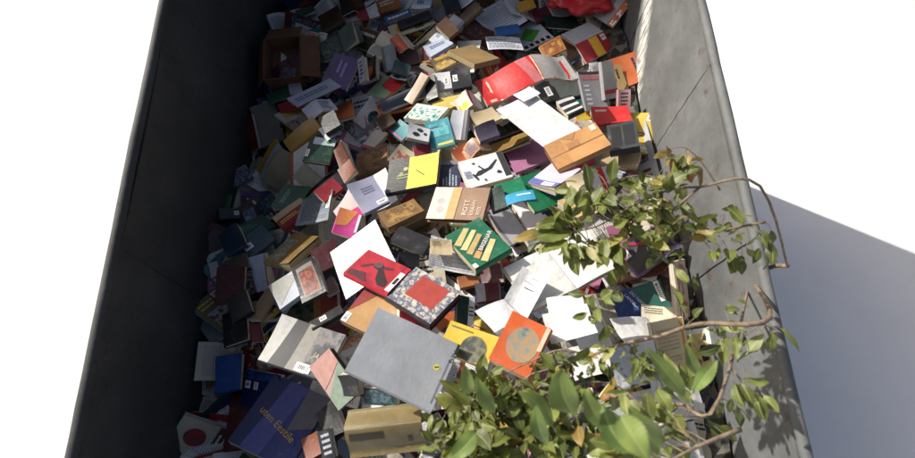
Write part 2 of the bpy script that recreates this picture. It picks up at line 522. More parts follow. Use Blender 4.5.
def filler(px, py, small=False, pct=.55, tilt=.45, up=0):
    cname, colr = random.choice(PAL)
    p = on_z(px, py, -.03)
    if not (XL+.05 < p.x < XR-.045 and YN+.1 < p.y < YF-.08): return
    sz = random.choice([(.13, .2), (.14, .21), (.15, .22), (.16, .24), (.19, .27), (.12, .19)])
    W, H = sz
    if small: W *= .85; H *= .85
    t = random.choice([.004, .005, .007, .008, .010, .012, .016, .022])
    z = hget(p.x, p.y)
    n = Vector((U(-tilt, tilt), U(-tilt, tilt)-.12, 1)).normalized()
    a = U(0, 2*math.pi); X = Vector((math.cos(a), math.sin(a), 0)); X = (X-n*X.dot(n)).normalized(); Y = n.cross(X)
    C = Vector((p.x, p.y, z+t))
    C.z += settle(C, X, Y, n, W, H, t, pct)+up
    stamp(C, X, Y, W, H)
    k = R()
    if k > .86:
        W *= 1.2; H *= 1.15; colr = random.choice(['e9e6dc', 'dfe3ea', 'd9cfb4']); cname = 'crumpled printed'; kind = 's'; t = .004
        o = make_sheet('paper_sheet', W, H, t, colr, [('t', .1, .1, .9, .9, 'a4a4a8', 20)] if R() < .7 else [], U(.015, .04))
        M = Matrix((X, Y, n)).transposed().to_4x4(); M.translation = C - n*t; o.matrix_world = M
        FILL.append(dict(up=.03, W=W, H=H, C=C, X=X, Y=Y, n=n, o=o, cname=cname, kind=kind, t=t, px=to_px(C))); return
    kind = 'o' if k < .17 else 'p' if k < .29 else 'm' if k < .42 else 'b'
    sp = random.choice('llrrtb')
    if kind in 'op': sp = 'l'; W *= 1.55; t = min(t, .014)
    if kind == 'm': t = min(t, .005); W *= 1.15; H *= 1.15
    o = place_root({'b': 'book', 'o': 'open_book', 'p': 'open_book', 'm': 'magazine'}[kind], C, X, Y, n, t)
    tone = random.choice(['e6dcc4', 'efe9dc', 'd8c8a2', 'e0dccf'])
    dec = rnd_dec(colr, cname)
    cu = U(.018, .05) if kind == 'm' or R() < .5 else U(.003, .015)
    if kind in 'bm': make_book(o, W, H, t, sp, colr, dec, cu, R() < .25, tone, U(.3, .5))
    elif kind == 'o': make_open_down(o, W, H, t, 'l', colr, [d for d in dec], U(.012, .03), tone)
    else: make_open_up(o, W, H, t, 'l', colr, [('t', .06, .1, .44, .9, '9a9a9c', 22), ('t', .56, .1, .94, .9, '9a9a9c', 22)], U(.008, .022))
    FILL.append(dict(up=cu*1.1 if kind in 'bm' else .03, W=W, H=H, C=C, X=X, Y=Y, n=n, o=o, cname=cname, kind=kind, t=t, px=to_px(C)))

gx = []
y = -22
while y < 492:
    st = 19+ (y+20)*.019
    x = 205 if y > 120 else 255
    while x < 715:
        gx.append((x+U(-8, 8), y+U(-7, 7))); x += st*.98
    y += st
random.shuffle(gx)
for (x, y) in gx: filler(x, y, pct=.4)
# against the lit wall and in the corner below it
for i in range(110):
    yy = U(-15, 330); filler(433+(yy+785)*U(.188, .236), yy, True, .5, .5)
for i in range(30):
    yy = U(60, 450); filler(433-(yy+785)*U(.175, .212), yy, True, .5, .5)
# a second scatter where the heap is a jumble of edges
for i in range(190):
    x, y = (U(290, 480), U(-15, 130)) if i < 110 else (U(222, 350), U(160, 320)) if i < 160 else (U(400, 640), U(100, 240))
    filler(x, y, i % 3 == 0, .6, .65)

# ------------------------------------------------------------------ the books and papers one can point at, from the bottom of the heap up
H = hero
W_, K_ = 'f4f2ec', '1b1b1e'
# --- far end of the heap
H('brown hardback half sunk near the dark far wall', 'b', [(318, 16), (338, 5), (343, 19), (322, 32)], 24, 'b', '4a3320', hard=True)
H('pale green pamphlet lying beyond the brown hardback', 'm', [(295, 10), (312, 6), (316, 13), (299, 17)], 4, 'l', '4d6a52')
H('open brown folder by the far wall', 'o', [(338, -4), (362, -6), (366, 10), (342, 14)], 10, 'l', '3f2f26', [('n', .55, .1, .95, .9, '8a5a3a', '3a2a20')])
H('small red and white leaflet at the far end', 'm', [(356, 12), (376, 8), (380, 17), (360, 21)], 4, 'l', 'a3343a', [('r', .5, 0, 1, 1, 'e0dcd4')])
H('thin orange paperback near the far end', 'b', [(376, 2), (398, -4), (402, 6), (380, 12)], 10, 'b', 'b5703c', [('t', .1, .2, .9, .6, 'f0e6d0', 2)])
H('pale blue and white paperback tilted up at the far end', 'b', [(413, 14), (418, -3), (433, -5), (430, 6)], 8, 'b', 'c4d2e8', [('r', .0, .0, .25, 1, 'f2f2f4'), ('t', .35, .2, .9, .6, '3c5078', 3)])
H('grey slanted exercise book at the far end', 'b', [(432, 16), (452, 0), (459, 5), (438, 22)], 6, 'b', '6b7482')
H('white spiral leaflet with blue lines at the far end', 's', [(446, 4), (466, -6), (474, 2), (452, 13)], 4, 'l', 'e6eaf2', [('t', .1, .1, .9, .9, '5c74a8', 6)])
H('blue magazine with white title near the far end', 'm', [(384, 17), (410, 10), (414, 22), (389, 29)], 5, 'l', '41659a', [('t', .1, .1, .9, .4, 'f2f2f2', 1), ('n', .1, .5, .9, .95, '9a6a4a', '2a3a5a')])
H('cream leaflet with yellow dots laid across black books', 'b', [(388, 31), (431, 15), (434, 22), (393, 37)], 8, 'b', 'cfc7a4', [('e', .2, .5, .06, .25, 'd8a92c'), ('e', .4, .5, .06, .25, 'd8a92c'), ('r', .55, 0, .75, 1, '4a5a2e')])
H('dark slim hardback beyond the cream dotted leaflet', 'b', [(396, 22), (428, 10), (431, 15), (399, 28)], 14, 'b', '2a2c34', hard=True)
H('long pale grey book lying slantwise', 'b', [(429, 41), (455, 14), (462, 20), (438, 47)], 16, 'b', 'aeb6c4', [('t', .2, .2, .8, .5, '43506a', 2)])
H('bluish white paperback beside the long pale grey book', 'b', [(424, 50), (447, 37), (453, 43), (431, 57)], 14, 'b', 'bcc6da', [('t', .2, .2, .8, .5, '43506a', 2)])
H('brown white edged book under the long grey book', 'b', [(436, 26), (446, 18), (459, 30), (449, 38)], 22, 'b', '6e5138')
H('scorched brown and yellow brochure', 'm', [(430, 60), (458, 48), (464, 62), (436, 72)], 6, 'l', '5c4a2e', [('n', .05, .05, .95, .95, 'c9a23c', '3a2e20', '1a1612', 14)])
# --- dark corner by the shaded wall
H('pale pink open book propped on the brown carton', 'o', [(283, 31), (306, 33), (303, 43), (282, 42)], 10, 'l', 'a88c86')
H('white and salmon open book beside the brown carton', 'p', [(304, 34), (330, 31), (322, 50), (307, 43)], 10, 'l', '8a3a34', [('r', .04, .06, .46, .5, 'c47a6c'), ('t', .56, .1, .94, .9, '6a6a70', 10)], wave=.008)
H('dark green chequered book beside the brown carton', 'b', [(317, 44), (338, 34), (344, 54), (325, 60)], 10, 'l', '2f4038', [('n', .06, .06, .94, .94, '5f7468', '1c2a24', '101814', 60)])
H('purple paperback with lilac stripes', 'b', [(320, 84), (335, 54), (360, 60), (346, 90)], 14, 'l', '443070', [('r', .45, .35, .85, .45, '8a7ab8'), ('r', .35, .55, .8, .65, '8a7ab8')])
H('dark leaning hardback beyond the purple paperback', 'b', [(340, 34), (358, 24), (364, 40), (346, 50)], 12, 'l', '34424e', hard=True)
H('grey green paperback beyond the purple paperback', 'b', [(338, 30), (352, 22), (358, 40), (344, 52)], 10, 'l', '53655c')
H('pale beige hardback propped against the dark wall', 'b', [(250, 108), (273, 99), (286, 140), (261, 147)], 16, 'l', '8d8474', hard=True, maxs=.9)
H('red edged book behind the pale beige hardback', 'b', [(243, 120), (252, 112), (260, 150), (250, 150)], 10, 'l', '7a2420')
H('dark green folded leaflet below the brown carton', 'm', [(266, 95), (288, 87), (292, 97), (270, 103)], 5, 'l', '1f5a3c')
H('small white box book standing by the carton', 'b', [(288, 81), (300, 80), (303, 92), (290, 95)], 16, 'l', 'b4b6ba')
H('brown and yellow brochure under the white magazine', 'm', [(272, 113), (300, 108), (317, 119), (298, 134)], 6, 'b', 'cdbfae', [('r', .2, 0, 1, .35, 'b9a53c'), ('n', 0, .5, 1, 1, '8e7c6c', 'b0a496')])
H('long white magazine lying on the brown and yellow brochure', 'm', [(284, 100), (333, 79), (338, 86), (300, 106)], 6, 'b', 'aab2c4', [('t', .1, .3, .8, .7, '5a6480', 2)])
H('small scarlet booklet tucked under the white magazine', 'b', [(277, 105), (302, 99), (304, 106), (280, 112)], 8, 'b', 'a81f2c')
H('white curled exercise book below the long white magazine', 'o', [(300, 108), (330, 97), (337, 108), (310, 118)], 8, 'l', 'b6bccb', [('t', .55, .15, .95, .8, '5a6480', 5)])
H('ochre leaning stripe-thin book', 'b', [(284, 143), (316, 121), (321, 127), (290, 151)], 12, 'b', '9a7630')
H('orange paperback in the shade', 'b', [(334, 107), (352, 102), (356, 116), (333, 123)], 8, 'l', 'c66534')
H('dark green hardback with white label strip', 'b', [(311, 136), (337, 140), (329, 163), (304, 160)], 14, 'l', '123d2c', [('r', .15, -.0, 1, .3, 'b9c4cc'), ('e', .75, .14, .09, .09, '2f9a4a'), ('L', -.0, .55, .12, .85)], hard=True)
H('white label sheet peeling above the dark green hardback', 's', [(316, 131), (336, 124), (340, 134), (330, 141)], 3, 'l', 'c9d0d6', [('e', .6, .5, .2, .2, '2f9a4a')])
H('black hardback between the ochre book and the orange paperback', 'b', [(318, 118), (334, 110), (340, 124), (326, 134)], 16, 'b', '1d2026', hard=True)
H('rust brown book leaning under the green hardback', 'b', [(336, 150), (346, 140), (352, 168), (340, 178)], 12, 'l', '6a3a28')
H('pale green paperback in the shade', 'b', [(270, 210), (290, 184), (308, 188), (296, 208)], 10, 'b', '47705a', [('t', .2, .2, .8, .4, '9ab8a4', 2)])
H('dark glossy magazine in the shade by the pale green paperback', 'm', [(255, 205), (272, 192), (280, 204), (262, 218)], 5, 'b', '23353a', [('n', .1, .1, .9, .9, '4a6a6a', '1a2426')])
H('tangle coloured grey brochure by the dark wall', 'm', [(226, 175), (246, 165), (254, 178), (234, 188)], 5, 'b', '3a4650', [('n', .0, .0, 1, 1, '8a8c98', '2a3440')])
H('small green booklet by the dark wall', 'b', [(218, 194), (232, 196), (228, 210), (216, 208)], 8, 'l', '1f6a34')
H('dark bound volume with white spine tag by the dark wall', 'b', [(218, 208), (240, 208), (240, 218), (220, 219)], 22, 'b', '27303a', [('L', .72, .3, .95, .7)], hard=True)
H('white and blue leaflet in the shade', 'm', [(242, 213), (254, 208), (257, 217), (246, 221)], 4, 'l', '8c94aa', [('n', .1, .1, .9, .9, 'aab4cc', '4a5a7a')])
H('dark green book below the white and blue leaflet', 'b', [(236, 230), (262, 216), (276, 224), (248, 240)], 12, 'b', '1c4a38', [('t', .1, .2, .6, .5, '4a8a6c', 2)])
H('yellow, white and cream open book face down in the shade', 'o', [(271, 137), (302, 162), (280, 194), (255, 169)], 16, 'l', 'b8a882', [('r', 0, 0, .22, 1, 'e0a51c'), ('P', [(.22, 0), (.5, 0), (.42, .5), (.5, 1), (.22, 1)], 'c6cbd8')], wave=.03, ridge=.5, extra=' beside the pale beige hardback')
H('red and cream paperback in the shade', 'b', [(274, 222), (303, 199), (309, 208), (282, 228)], 16, 'b', '8d2822', [('r', 0, .0, 1, .35, 'b8a27c'), ('t', .1, .5, .8, .8, 'd8b86c', 2)])
H('grey magazine filled with small print', 'm', [(303, 199), (337, 193), (329, 222), (295, 225)], 6, 'l', '6a7684', [('t', .1, .12, .9, .9, '3a4452', 12), ('r', .0, 0, 1, .08, '2d6e4c'), ('L', .86, .2, .98, .6)])
H('crimson slim book behind the grey magazine', 'b', [(312, 192), (334, 178), (342, 188), (326, 202)], 14, 'b', '96202c')
H('orange spotted booklet in the shade by the grey magazine', 'b', [(338, 170), (350, 158), (356, 172), (344, 184)], 10, 'l', '7c3e26')
H('dark teal book with pale sticker', 'b', [(234, 246), (263, 224), (275, 240), (250, 258)], 14, 'b', '1c4650', [('L', .1, .35, .38, .65)])
H('navy paperback beside the dark teal book', 'b', [(220, 238), (240, 226), (246, 244), (226, 256)], 12, 'b', '1c3448')
H('brown hardback below the dark teal book', 'b', [(224, 262), (246, 252), (250, 268), (228, 276)], 20, 'b', '3e3226', hard=True)
H('ochre book with torn grey print', 'b', [(292, 237), (323, 235), (289, 271), (264, 259)], 14, 'l', '7a6334', [('n', .0, .2, .45, .9, '8c9086', '5a5a46')], tone='b8a880')
H('maroon board leaning by the dark wall', 'b', [(216, 266), (247, 268), (243, 304), (216, 306)], 10, 'l', '4a1518')
H('maroon paperback between the ochre book and the white sheet', 'b', [(308, 252), (336, 238), (344, 262), (320, 272)], 14, 'b', '4e1620')
H('thick white book with curved pages', 'b', [(249, 256), (263, 255), (275, 286), (256, 294)], 20, 'l', 'b9c0d4', curl=.02)
H('white volume lying open on its edge', 'b', [(273, 286), (294, 270), (307, 290), (278, 311)], 24, 'b', 'b4bac6', [('P', [(0, 0), (.6, 0), (1, .2), (.1, .9)], 'a7a79e')], tone='8e96ac')
H('black book with orange picture of fire', 'b', [(292, 270), (317, 258), (325, 291), (303, 304)], 18, 'b', '232226', [('r', .16, .1, .88, .9, '8f8a80'), ('n', .22, .2, .84, .86, 'b5502a', '3a2a28')])
H('slim tan paperback standing aslant', 'b', [(246, 322), (272, 283), (280, 285), (260, 317)], 14, 'b', '85735a', maxs=.9)
H('coral red paperback under the black bar', 'b', [(316, 293), (335, 283), (341, 308), (311, 324)], 12, 'l', 'a8463c', [('r', 0, 0, .3, 1, 'a8703c')])
H('pale pink book behind the coral red paperback', 'b', [(322, 282), (333, 277), (338, 290), (328, 297)], 16, 'l', 'c99a94')
H('black slim case lying across the coral book', 'b', [(308, 322), (341, 305), (343, 312), (313, 330)], 16, 'b', '18181b', [('L', .3, .2, .5, .7)], hard=True)
H('dull red book between the black case and photo book', 'b', [(312, 330), (343, 316), (347, 336), (322, 342)], 14, 'b', '6a2a2e')
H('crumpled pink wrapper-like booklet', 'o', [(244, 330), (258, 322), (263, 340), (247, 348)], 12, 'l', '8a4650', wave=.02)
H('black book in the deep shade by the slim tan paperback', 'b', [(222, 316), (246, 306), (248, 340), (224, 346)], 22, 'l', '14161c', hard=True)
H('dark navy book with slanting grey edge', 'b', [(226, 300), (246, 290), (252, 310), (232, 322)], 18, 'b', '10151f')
# --- lit middle, far part
H('blue white sheet of music at the far end', 's', [(470, 16), (500, 1), (529, 22), (492, 36)], 4, 'l', 'dde5f4', [('t', .1, .1, .9, .9, 'a9b6cc', 10)])
H('white loose sheet beyond the blue puzzle card', 's', [(498, -3), (524, 2), (534, 22), (512, 14)], 3, 'l', 'e4e8f2')
H('yellow and brown booklet at the far edge', 'b', [(516, 4), (532, -3), (536, 6), (520, 11)], 10, 'b', 'c9962c')
H('dark wine paperback at the far edge', 'b', [(530, 12), (548, 6), (554, 16), (536, 22)], 12, 'b', '6a2434')
H('dark brown picture book with square maze', 'b', [(460, 35), (468, 20), (494, 31), (487, 49)], 12, 'b', '4c2a26', [('n', .25, .2, .75, .8, '7a544a', '2a1816')])
H('black bound book standing at the far edge', 'b', [(440, 0), (456, -6), (460, 6), (446, 12)], 12, 'b', '222b3a')
H('slanted brown book beside the dark brown picture book', 'b', [(459, 20), (477, 3), (482, 8), (464, 26)], 14, 'b', '5c4434')
H('cobalt blue puzzle shaped card', 's', [(493, 29), (519, 23), (520, 32), (499, 38)], 3, 'l', '2a6ab4')
H('white workbook with black squares and green triangle', 'b', [(507, 35), (536, 22), (553, 37), (526, 50)], 6, 'b', 'd2d6de', [('P', [(.15, .5), (.55, .15), (.85, .5), (.4, .8)], '52a83a'), ('r', .05, .84, .16, .98, K_), ('r', .24, .84, .35, .98, K_), ('r', .43, .84, .54, .98, K_), ('r', .62, .84, .73, .98, K_), ('r', .81, .84, .92, .98, K_)])
H('white worksheet covered with small figures', 's', [(488, 40), (516, 38), (527, 50), (485, 50)], 3, 'l', 'd5dae4', [('t', .05, .1, .95, .9, '78808e', 6)])
H('dark green cloth board near the red bag', 'b', [(542, 14), (574, 19), (579, 29), (549, 28)], 6, 'l', '12302a')
H('white board cover beside the red bag', 'b', [(539, -6), (562, -4), (570, 18), (556, 14)], 6, 'l', 'b8bac2')
H('thick tan paperback lying in the shade', 'b', [(452, 49), (468, 47), (504, 56), (470, 66)], 20, 'b', '9c8256', tone='b7a27a')
H('grey and red open magazine with yellow stripe', 'o', [(560, 31), (592, 22), (614, 45), (590, 63)], 12, 't', 'b02438', [('P', [(0, 0), (1, 0), (1, .48), (0, .48)], 'bcbfc6'), ('r', .4, .5, .7, 1, 'f0b428'), ('L', .8, .52, .95, .68)], wave=.008)
H('orange and tan booklet under the yellow striped magazine', 'b', [(538, 48), (560, 36), (566, 50), (546, 57)], 10, 'b', 'c07a3a', [('n', .1, .1, .9, .9, 'e0a050', '8a4a2a')])
H('grey book under the red wavy open book', 'b', [(544, 82), (578, 78), (580, 93), (556, 102)], 20, 'b', '5e6460')
H('black roll bound book beside the white sheet', 'b', [(532, 86), (548, 82), (558, 98), (544, 104)], 16, 'b', '26272a', [('L', .5, .3, .85, .75)])
H('red wavy open book with grey back cover', 'o', [(476, 75), (563, 54), (581, 72), (486, 104)], 22, 'l', 'd92c2c', [('P', [(.60, 0), (1, 0), (1, 1), (.60, 1)], 'b4b0aa'), ('P', [(.42, 0), (.54, 0), (.58, 1), (.5, 1)], 'c46a6c'), ('r', .05, .86, .12, .96, 'f0b8a0')], wave=.035, ridge=.6)
H('zebra patterned round tin lid book', 'b', [(556, 104), (572, 97), (584, 108), (568, 116)], 16, 'b', '2c2c2e', [('r', 0, .1, 1, .25, 'd8d8d4'), ('r', 0, .45, 1, .6, 'd8d8d4'), ('r', 0, .8, 1, .92, 'd8d8d4')])
H('yellow paperback corner under the silver book', 'b', [(572, 110), (590, 106), (592, 118), (578, 122)], 10, 'b', 'e6c32a')
H('slim silver book with pink band', 'b', [(577, 71), (598, 73), (605, 110), (587, 111)], 12, 'l', '8e8b92', [('r', .0, .0, 1, .07, '3a2a30'), ('r', .1, .1, .9, .22, 'b06a72'), ('t', .15, .32, .4, .9, 'd8d8dc', 5)], maxs=.9)
H('white and red paperback behind the silver book', 'b', [(601, 62), (612, 60), (614, 98), (606, 100)], 14, 'l', 'c2c0c0', [('r', 0, .75, 1, .86, 'c83038')], maxs=.9)
H('dusty pink paperback standing by the lit wall', 'b', [(619, 90), (629, 89), (628, 112), (618, 112)], 14, 'l', 'b58f92', [('t', .2, .1, .8, .9, '5a3a3e', 5)], maxs=1.0)
H('open black case of books by the lit wall', 'b', [(606, 126), (636, 119), (639, 146), (610, 151)], 34, 'b', '3a3d42', [('r', .12, .12, .46, .88, '15161a'), ('r', .54, .12, .9, .88, '1b1c20')], hard=True, tone='6a6a66')
H('bright red slim book by the lit wall', 'b', [(589, 110), (628, 107), (632, 120), (596, 125)], 12, 'b', 'e23232', [('t', .1, .1, .4, .35, 'f4dcc8', 1)])
H('thick pale book lying under the black case', 'b', [(606, 153), (640, 155), (638, 166), (598, 163)], 20, 'b', 'b7a27c')
H('yellow and brown papers beside the long pale magazine', 'b', [(430, 103), (466, 93), (480, 104), (440, 113)], 16, 'b', 'e8d070', [('r', .4, .4, 1, .9, 'efe3b4')])
H('rolled magazine with red and yellow edge', 'o', [(452, 97), (478, 92), (481, 105), (463, 113)], 14, 'l', 'efe6d4', [('r', .05, .5, .4, .9, 'f0cc3c'), ('r', .5, 0, .62, 1, 'c8323a')], wave=.03)
H('white paperback with three bar codes', 'b', [(434, 75), (450, 72), (452, 88), (436, 90)], 18, 'b', 'cfd0d4', [('L', .55, .35, .85, .75)])
H('black box book with white sticker', 'b', [(451, 72), (470, 68), (472, 86), (453, 89)], 18, 'b', '1d1e22', [('r', .05, .25, .3, .6, 'f0f0f0'), ('t', .1, .3, .26, .55, K_, 2)])
H('black open case standing beside the curved edge book', 'b', [(425, 78), (434, 74), (438, 96), (426, 102)], 22, 'b', '15161a')
H('crumpled white open book in the shade edge', 'p', [(366, 54), (383, 31), (396, 38), (382, 60)], 10, 'l', 'a8b4c0', [('t', .06, .1, .44, .9, '77808e', 9)])
H('orange and cream open book face down in the shade', 'o', [(389, 37), (406, 35), (417, 46), (400, 51)], 10, 'l', 'd8d0c0', [('P', [(0, 0), (.48, 0), (.48, 1), (0, 1)], 'c8502c')], wave=.012)
H('blue grey paperback standing between brown books', 'b', [(381, 47), (394, 44), (397, 68), (384, 72)], 12, 'l', '6a7c92', [('r', 0, 0, .2, 1, '2e4a44')], maxs=.9)
H('brown hardback with glowing orange patch', 'b', [(364, 63), (379, 57), (377, 78), (364, 83)], 12, 'l', '3a2620', [('e', .5, .6, .25, .25, 'a85a2c')], maxs=.9)
H('white spined novel beside the brown orange patched book', 'b', [(357, 60), (364, 56), (366, 80), (360, 84)], 14, 'l', 'a9b2c0', [('t', .2, .1, .8, .9, '3c4860', 5)], maxs=.9)
H('deep brown book below the orange and cream open book', 'b', [(397, 52), (417, 48), (420, 62), (400, 68)], 14, 'b', '4a2c22')
H('green red and white slim book', 'b', [(366, 94), (386, 78), (405, 83), (388, 99)], 8, 'b', '8fae84', [('P', [(.5, .25), (1, .25), (1, 1), (.35, 1)], 'd02c2c'), ('r', .0, .86, .4, 1, 'c86a44')])
H('white flyer with photos behind the green red slim book', 's', [(390, 78), (399, 70), (416, 77), (404, 83)], 3, 'l', 'cdd3dc', [('n', .1, .1, .9, .5, '7a8ea4', '3a4a5a')])
H('dark teal book beyond the white flyer', 'b', [(394, 62), (412, 66), (406, 76), (392, 72)], 10, 'b', '20444a')
H('grey slick magazine with white wavy page edge', 'o', [(372, 100), (424, 84), (428, 92), (386, 112)], 10, 't', '565c68', [('t', .3, .2, .8, .4, '9aa0aa', 2)], wave=.022)
H('long curved book standing on its page edge', 'b', [(406, 101), (423, 73), (428, 76), (412, 104)], 10, 'b', 'b8a48c', maxs=1.0)
H('thin orange edged book under the turquoise patterned book', 'b', [(376, 108), (416, 100), (419, 106), (380, 114)], 10, 'b', 'b8683a')
H('turquoise and white patterned book', 'b', [(402, 118), (419, 105), (447, 107), (437, 122)], 12, 'b', 'e6ead8', [('n', .0, .05, .8, .95, '2a8c98', 'e8ecd8', '1a5a64', 34)])
H('white novel with black photo in half shade', 'b', [(453, 110), (470, 111), (463, 138), (452, 143)], 14, 'r', 'c3c6cc', [('r', .75, 0, 1, 1, '4a4c52')])
H('teal notebook with yellow strip', 'b', [(425, 123), (448, 118), (455, 144), (432, 150)], 9, 'l', '2c95a2', [('n', .1, .1, .9, .6, '2c95a2', '6ab8bc', '1c7884', 20), ('r', .3, .84, .95, .93, 'e8d860'), ('t', .1, .2, .5, .3, '14505a', 1)])
H('dark red book under the teal notebook', 'b', [(412, 148), (430, 144), (432, 156), (416, 158)], 12, 'b', '8d2238')
H('white book with black spotted cows', 'b', [(404, 137), (411, 125), (428, 129), (431, 142)], 12, 'b', 'eceef0', [('e', .35, .4, .14, .16, '303238'), ('e', .7, .55, .12, .14, '3a3c44'), ('e', .5, .8, .1, .08, '46484e')])
H('teal book with pink spine', 'b', [(388, 129), (401, 121), (413, 129), (402, 142)], 14, 'l', '2b8d94', [('r', 0, 0, .12, 1, 'c85a8c')])
H('pale grey book leaning beyond the coppery paperback', 'b', [(361, 148), (375, 128), (389, 134), (372, 150)], 14, 'r', 'cfc9c2', [('r', .0, 0, .15, 1, 'a8606a')])
H('coppery dark paperback with light swirl', 'b', [(357, 155), (388, 143), (386, 165), (355, 178)], 14, 'b', '7a5a3c', [('n', .02, .02, .98, .98, 'a8764a', '5a5248', '2e241c', 16)])
H('cream paperback with red figures and dark edge', 'b', [(388, 163), (400, 145), (417, 154), (402, 170)], 14, 'b', 'd9cfae', [('n', .15, .15, .75, .8, 'b86a5c', 'd9cfae', 'b0707c', 40)])
H('dark brown book behind the teal pink book', 'b', [(376, 122), (390, 114), (396, 122), (382, 130)], 14, 'b', '54402c')
H('orange book beside the white animal book', 'b', [(452, 155), (468, 144), (480, 150), (462, 166)], 12, 'b', 'd2683a')
H('peach open book among the torn papers', 'o', [(460, 148), (484, 136), (492, 146), (468, 158)], 12, 'l', 'd8a884', [('n', .1, .1, .45, .9, 'b88a6a', '7a7484')], wave=.02)
H('dark purple book under the peach open book', 'b', [(474, 130), (494, 124), (500, 134), (480, 142)], 18, 'b', '544a5c')
H('beige paperback beside the large white sheet', 'b', [(470, 118), (492, 108), (502, 118), (480, 128)], 14, 'b', 'd6c298', tone='d8c8a2')
H('large blank white sheet of card', 's', [(496, 111), (530, 94), (581, 130), (545, 149)], 4, 'l', 'f8f8f8', wave=.006)
H('blue white torn page near the large blank card', 's', [(512, 96), (530, 86), (540, 94), (524, 104)], 3, 'l', 'dfe4ee')
H('pink hardback in sun and shade', 'b', [(507, 151), (538, 137), (556, 158), (513, 173)], 18, 'b', 'bd7ba2', tone='b06a90', hard=True)
H('brown card standing on edge over the pink hardback', 'b', [(478, 150), (528, 130), (530, 143), (480, 160)], 5, 't', '96763c', maxs=1.0)
H('emerald green board under the lavender book', 'b', [(512, 180), (548, 170), (576, 196), (534, 214)], 10, 'b', '107a50')
H('glossy emerald green book beyond the cyan strip book', 'b', [(494, 186), (520, 178), (528, 192), (502, 200)], 16, 'b', '1a8a5c')
H('dark green and black book by the brown text book', 'b', [(486, 192), (502, 186), (508, 206), (492, 212)], 16, 'b', '1c3c30')
H('lavender and white book with blue foot band', 'b', [(552, 164), (586, 168), (552, 192), (528, 181)], 12, 'l', 'cfc4d6', [('r', 0, .78, 1, 1, '6c6cb4'), ('L', .45, .82, .85, .97)])
H('tan book with fold lines and small label', 'b', [(544, 147), (595, 125), (611, 143), (558, 171)], 22, 'b', 'c08c50', [('r', .0, .0, .3, 1, 'b27e44'), ('r', .35, .28, .58, .5, 'a87440'), ('P', [(.3, .0), (.62, .0), (.5, .25)], 'ad7a48'), ('r', .86, .05, .96, .25, 'eadfc0'), ('r', 0, .52, 1, .54, '93683a')], tone='8e6a48')
H('cream thick book beside the twig tips', 'b', [(566, 181), (588, 174), (592, 190), (570, 197)], 22, 'b', 'd6c4a0')
H('sand coloured paperback with barcode corner', 'b', [(556, 204), (576, 194), (594, 208), (578, 218)], 12, 'b', 'c9ad7c', [('L', .6, .6, .95, .9)])
H('white picture book with red stripe', 'b', [(580, 172), (622, 163), (632, 188), (592, 196)], 12, 'b', 'e8e8ea', [('r', .36, 0, .5, 1, 'd23038'), ('n', .62, .15, .9, .8, 'c8ccd4', '8a90a4')])
H('white and purple leaflet near the lit wall', 's', [(622, 172), (655, 180), (653, 196), (620, 196)], 4, 'l', 'f0eef4', [('r', .0, .0, .5, .15, '7a6ab0')])
H('black sided book beneath the upper twigs', 'b', [(640, 182), (657, 184), (656, 200), (640, 200)], 24, 'r', 'e0dcd8')
H('cyan topped white brochure', 's', [(504, 196), (533, 190), (536, 201), (508, 208)], 4, 'l', '2c9ac6', [('t', .4, .2, .9, .5, 'd8f0f8', 1)])
H('white page half with black cover', 'b', [(512, 207), (544, 196), (568, 226), (532, 236)], 10, 'b', 'efeff0', [('P', [(.5, 0), (1, 0), (1, 1), (.72, 1)], '26262a'), ('P', [(.62, .55), (.66, .5), (.8, .95), (.76, 1)], 'e8e8e8')])
H('thick white paperback beside the green pencil book', 'b', [(486, 213), (503, 204), (529, 233), (510, 247)], 16, 'b', 'dddcdc', [('r', .0, .0, .12, 1, '9c9aa4')])
H('grey leaning book between the white paperbacks', 'b', [(524, 238), (536, 232), (541, 241), (530, 246)], 14, 'b', '9a9ca4')
H('pink sided white magazine', 'b', [(338, 212), (352, 186), (364, 212), (346, 236)], 8, 'l', 'd8ccc8', [('P', [(0, .3), (.9, .7), (.9, 1), (0, 1)], 'd2347e')])
H('magenta and orange brochure', 'b', [(340, 207), (362, 215), (354, 240), (333, 232)], 8, 'l', 'cf4490', [('P', [(0, 0), (.8, 0), (.5, .6), (0, .7)], 'e08a4a'), ('r', .86, .1, .97, .8, 'e6e6ea')])
H('white paper sheet beneath the lilac book', 's', [(364, 178), (390, 170), (396, 200), (380, 212)], 3, 'l', 'f4f4f6')
H('lilac grey book with white foot sticker', 'b', [(349, 188), (371, 177), (391, 201), (362, 214)], 12, 'b', '9a9cb4', [('t', .35, .25, .8, .5, '6a6c88', 3), ('L', .6, .82, .98, .96)])
H('brown stacked volume under the black and yellow book', 'b', [(378, 216), (414, 200), (424, 210), (388, 228)], 26, 'b', '8e6c3e', [('n', .1, .1, .9, .9, 'a8844c', '6a4c2c')], tone='7a6248')
H('olive brown volume below the brown stacked volume', 'b', [(392, 228), (424, 214), (428, 222), (400, 234)], 20, 'b', '5e5030')
H('navy book with white slanting letters', 'b', [(437, 190), (443, 160), (458, 163), (464, 187)], 12, 'l', '3a4460', [('t', .1, .1, .7, .85, 'c8d0e4', 5), ('r', .85, 0, 1, 1, '8a8c90')])
H('black and bright yellow book', 'b', [(392, 164), (439, 152), (437, 184), (384, 193)], 18, 'b', '35373a', [('P', [(.42, 0), (1, 0), (1, 1), (.42, 1)], 'f6e800'), ('r', .5, .1, .94, .14, 'b0a820'), ('r', .5, .2, .9, .23, 'b0a820'), ('P', [(.56, .45), (.58, .43), (.76, .64), (.74, .66)], '4a4a20'), ('e', .36, .35, .05, .06, 'a8a860'), ('e', .28, .5, .04, .07, '8a9060'), ('t', .2, .5, .42, .66, '9aa46a', 2)], curl=.012, tone='a89c90')
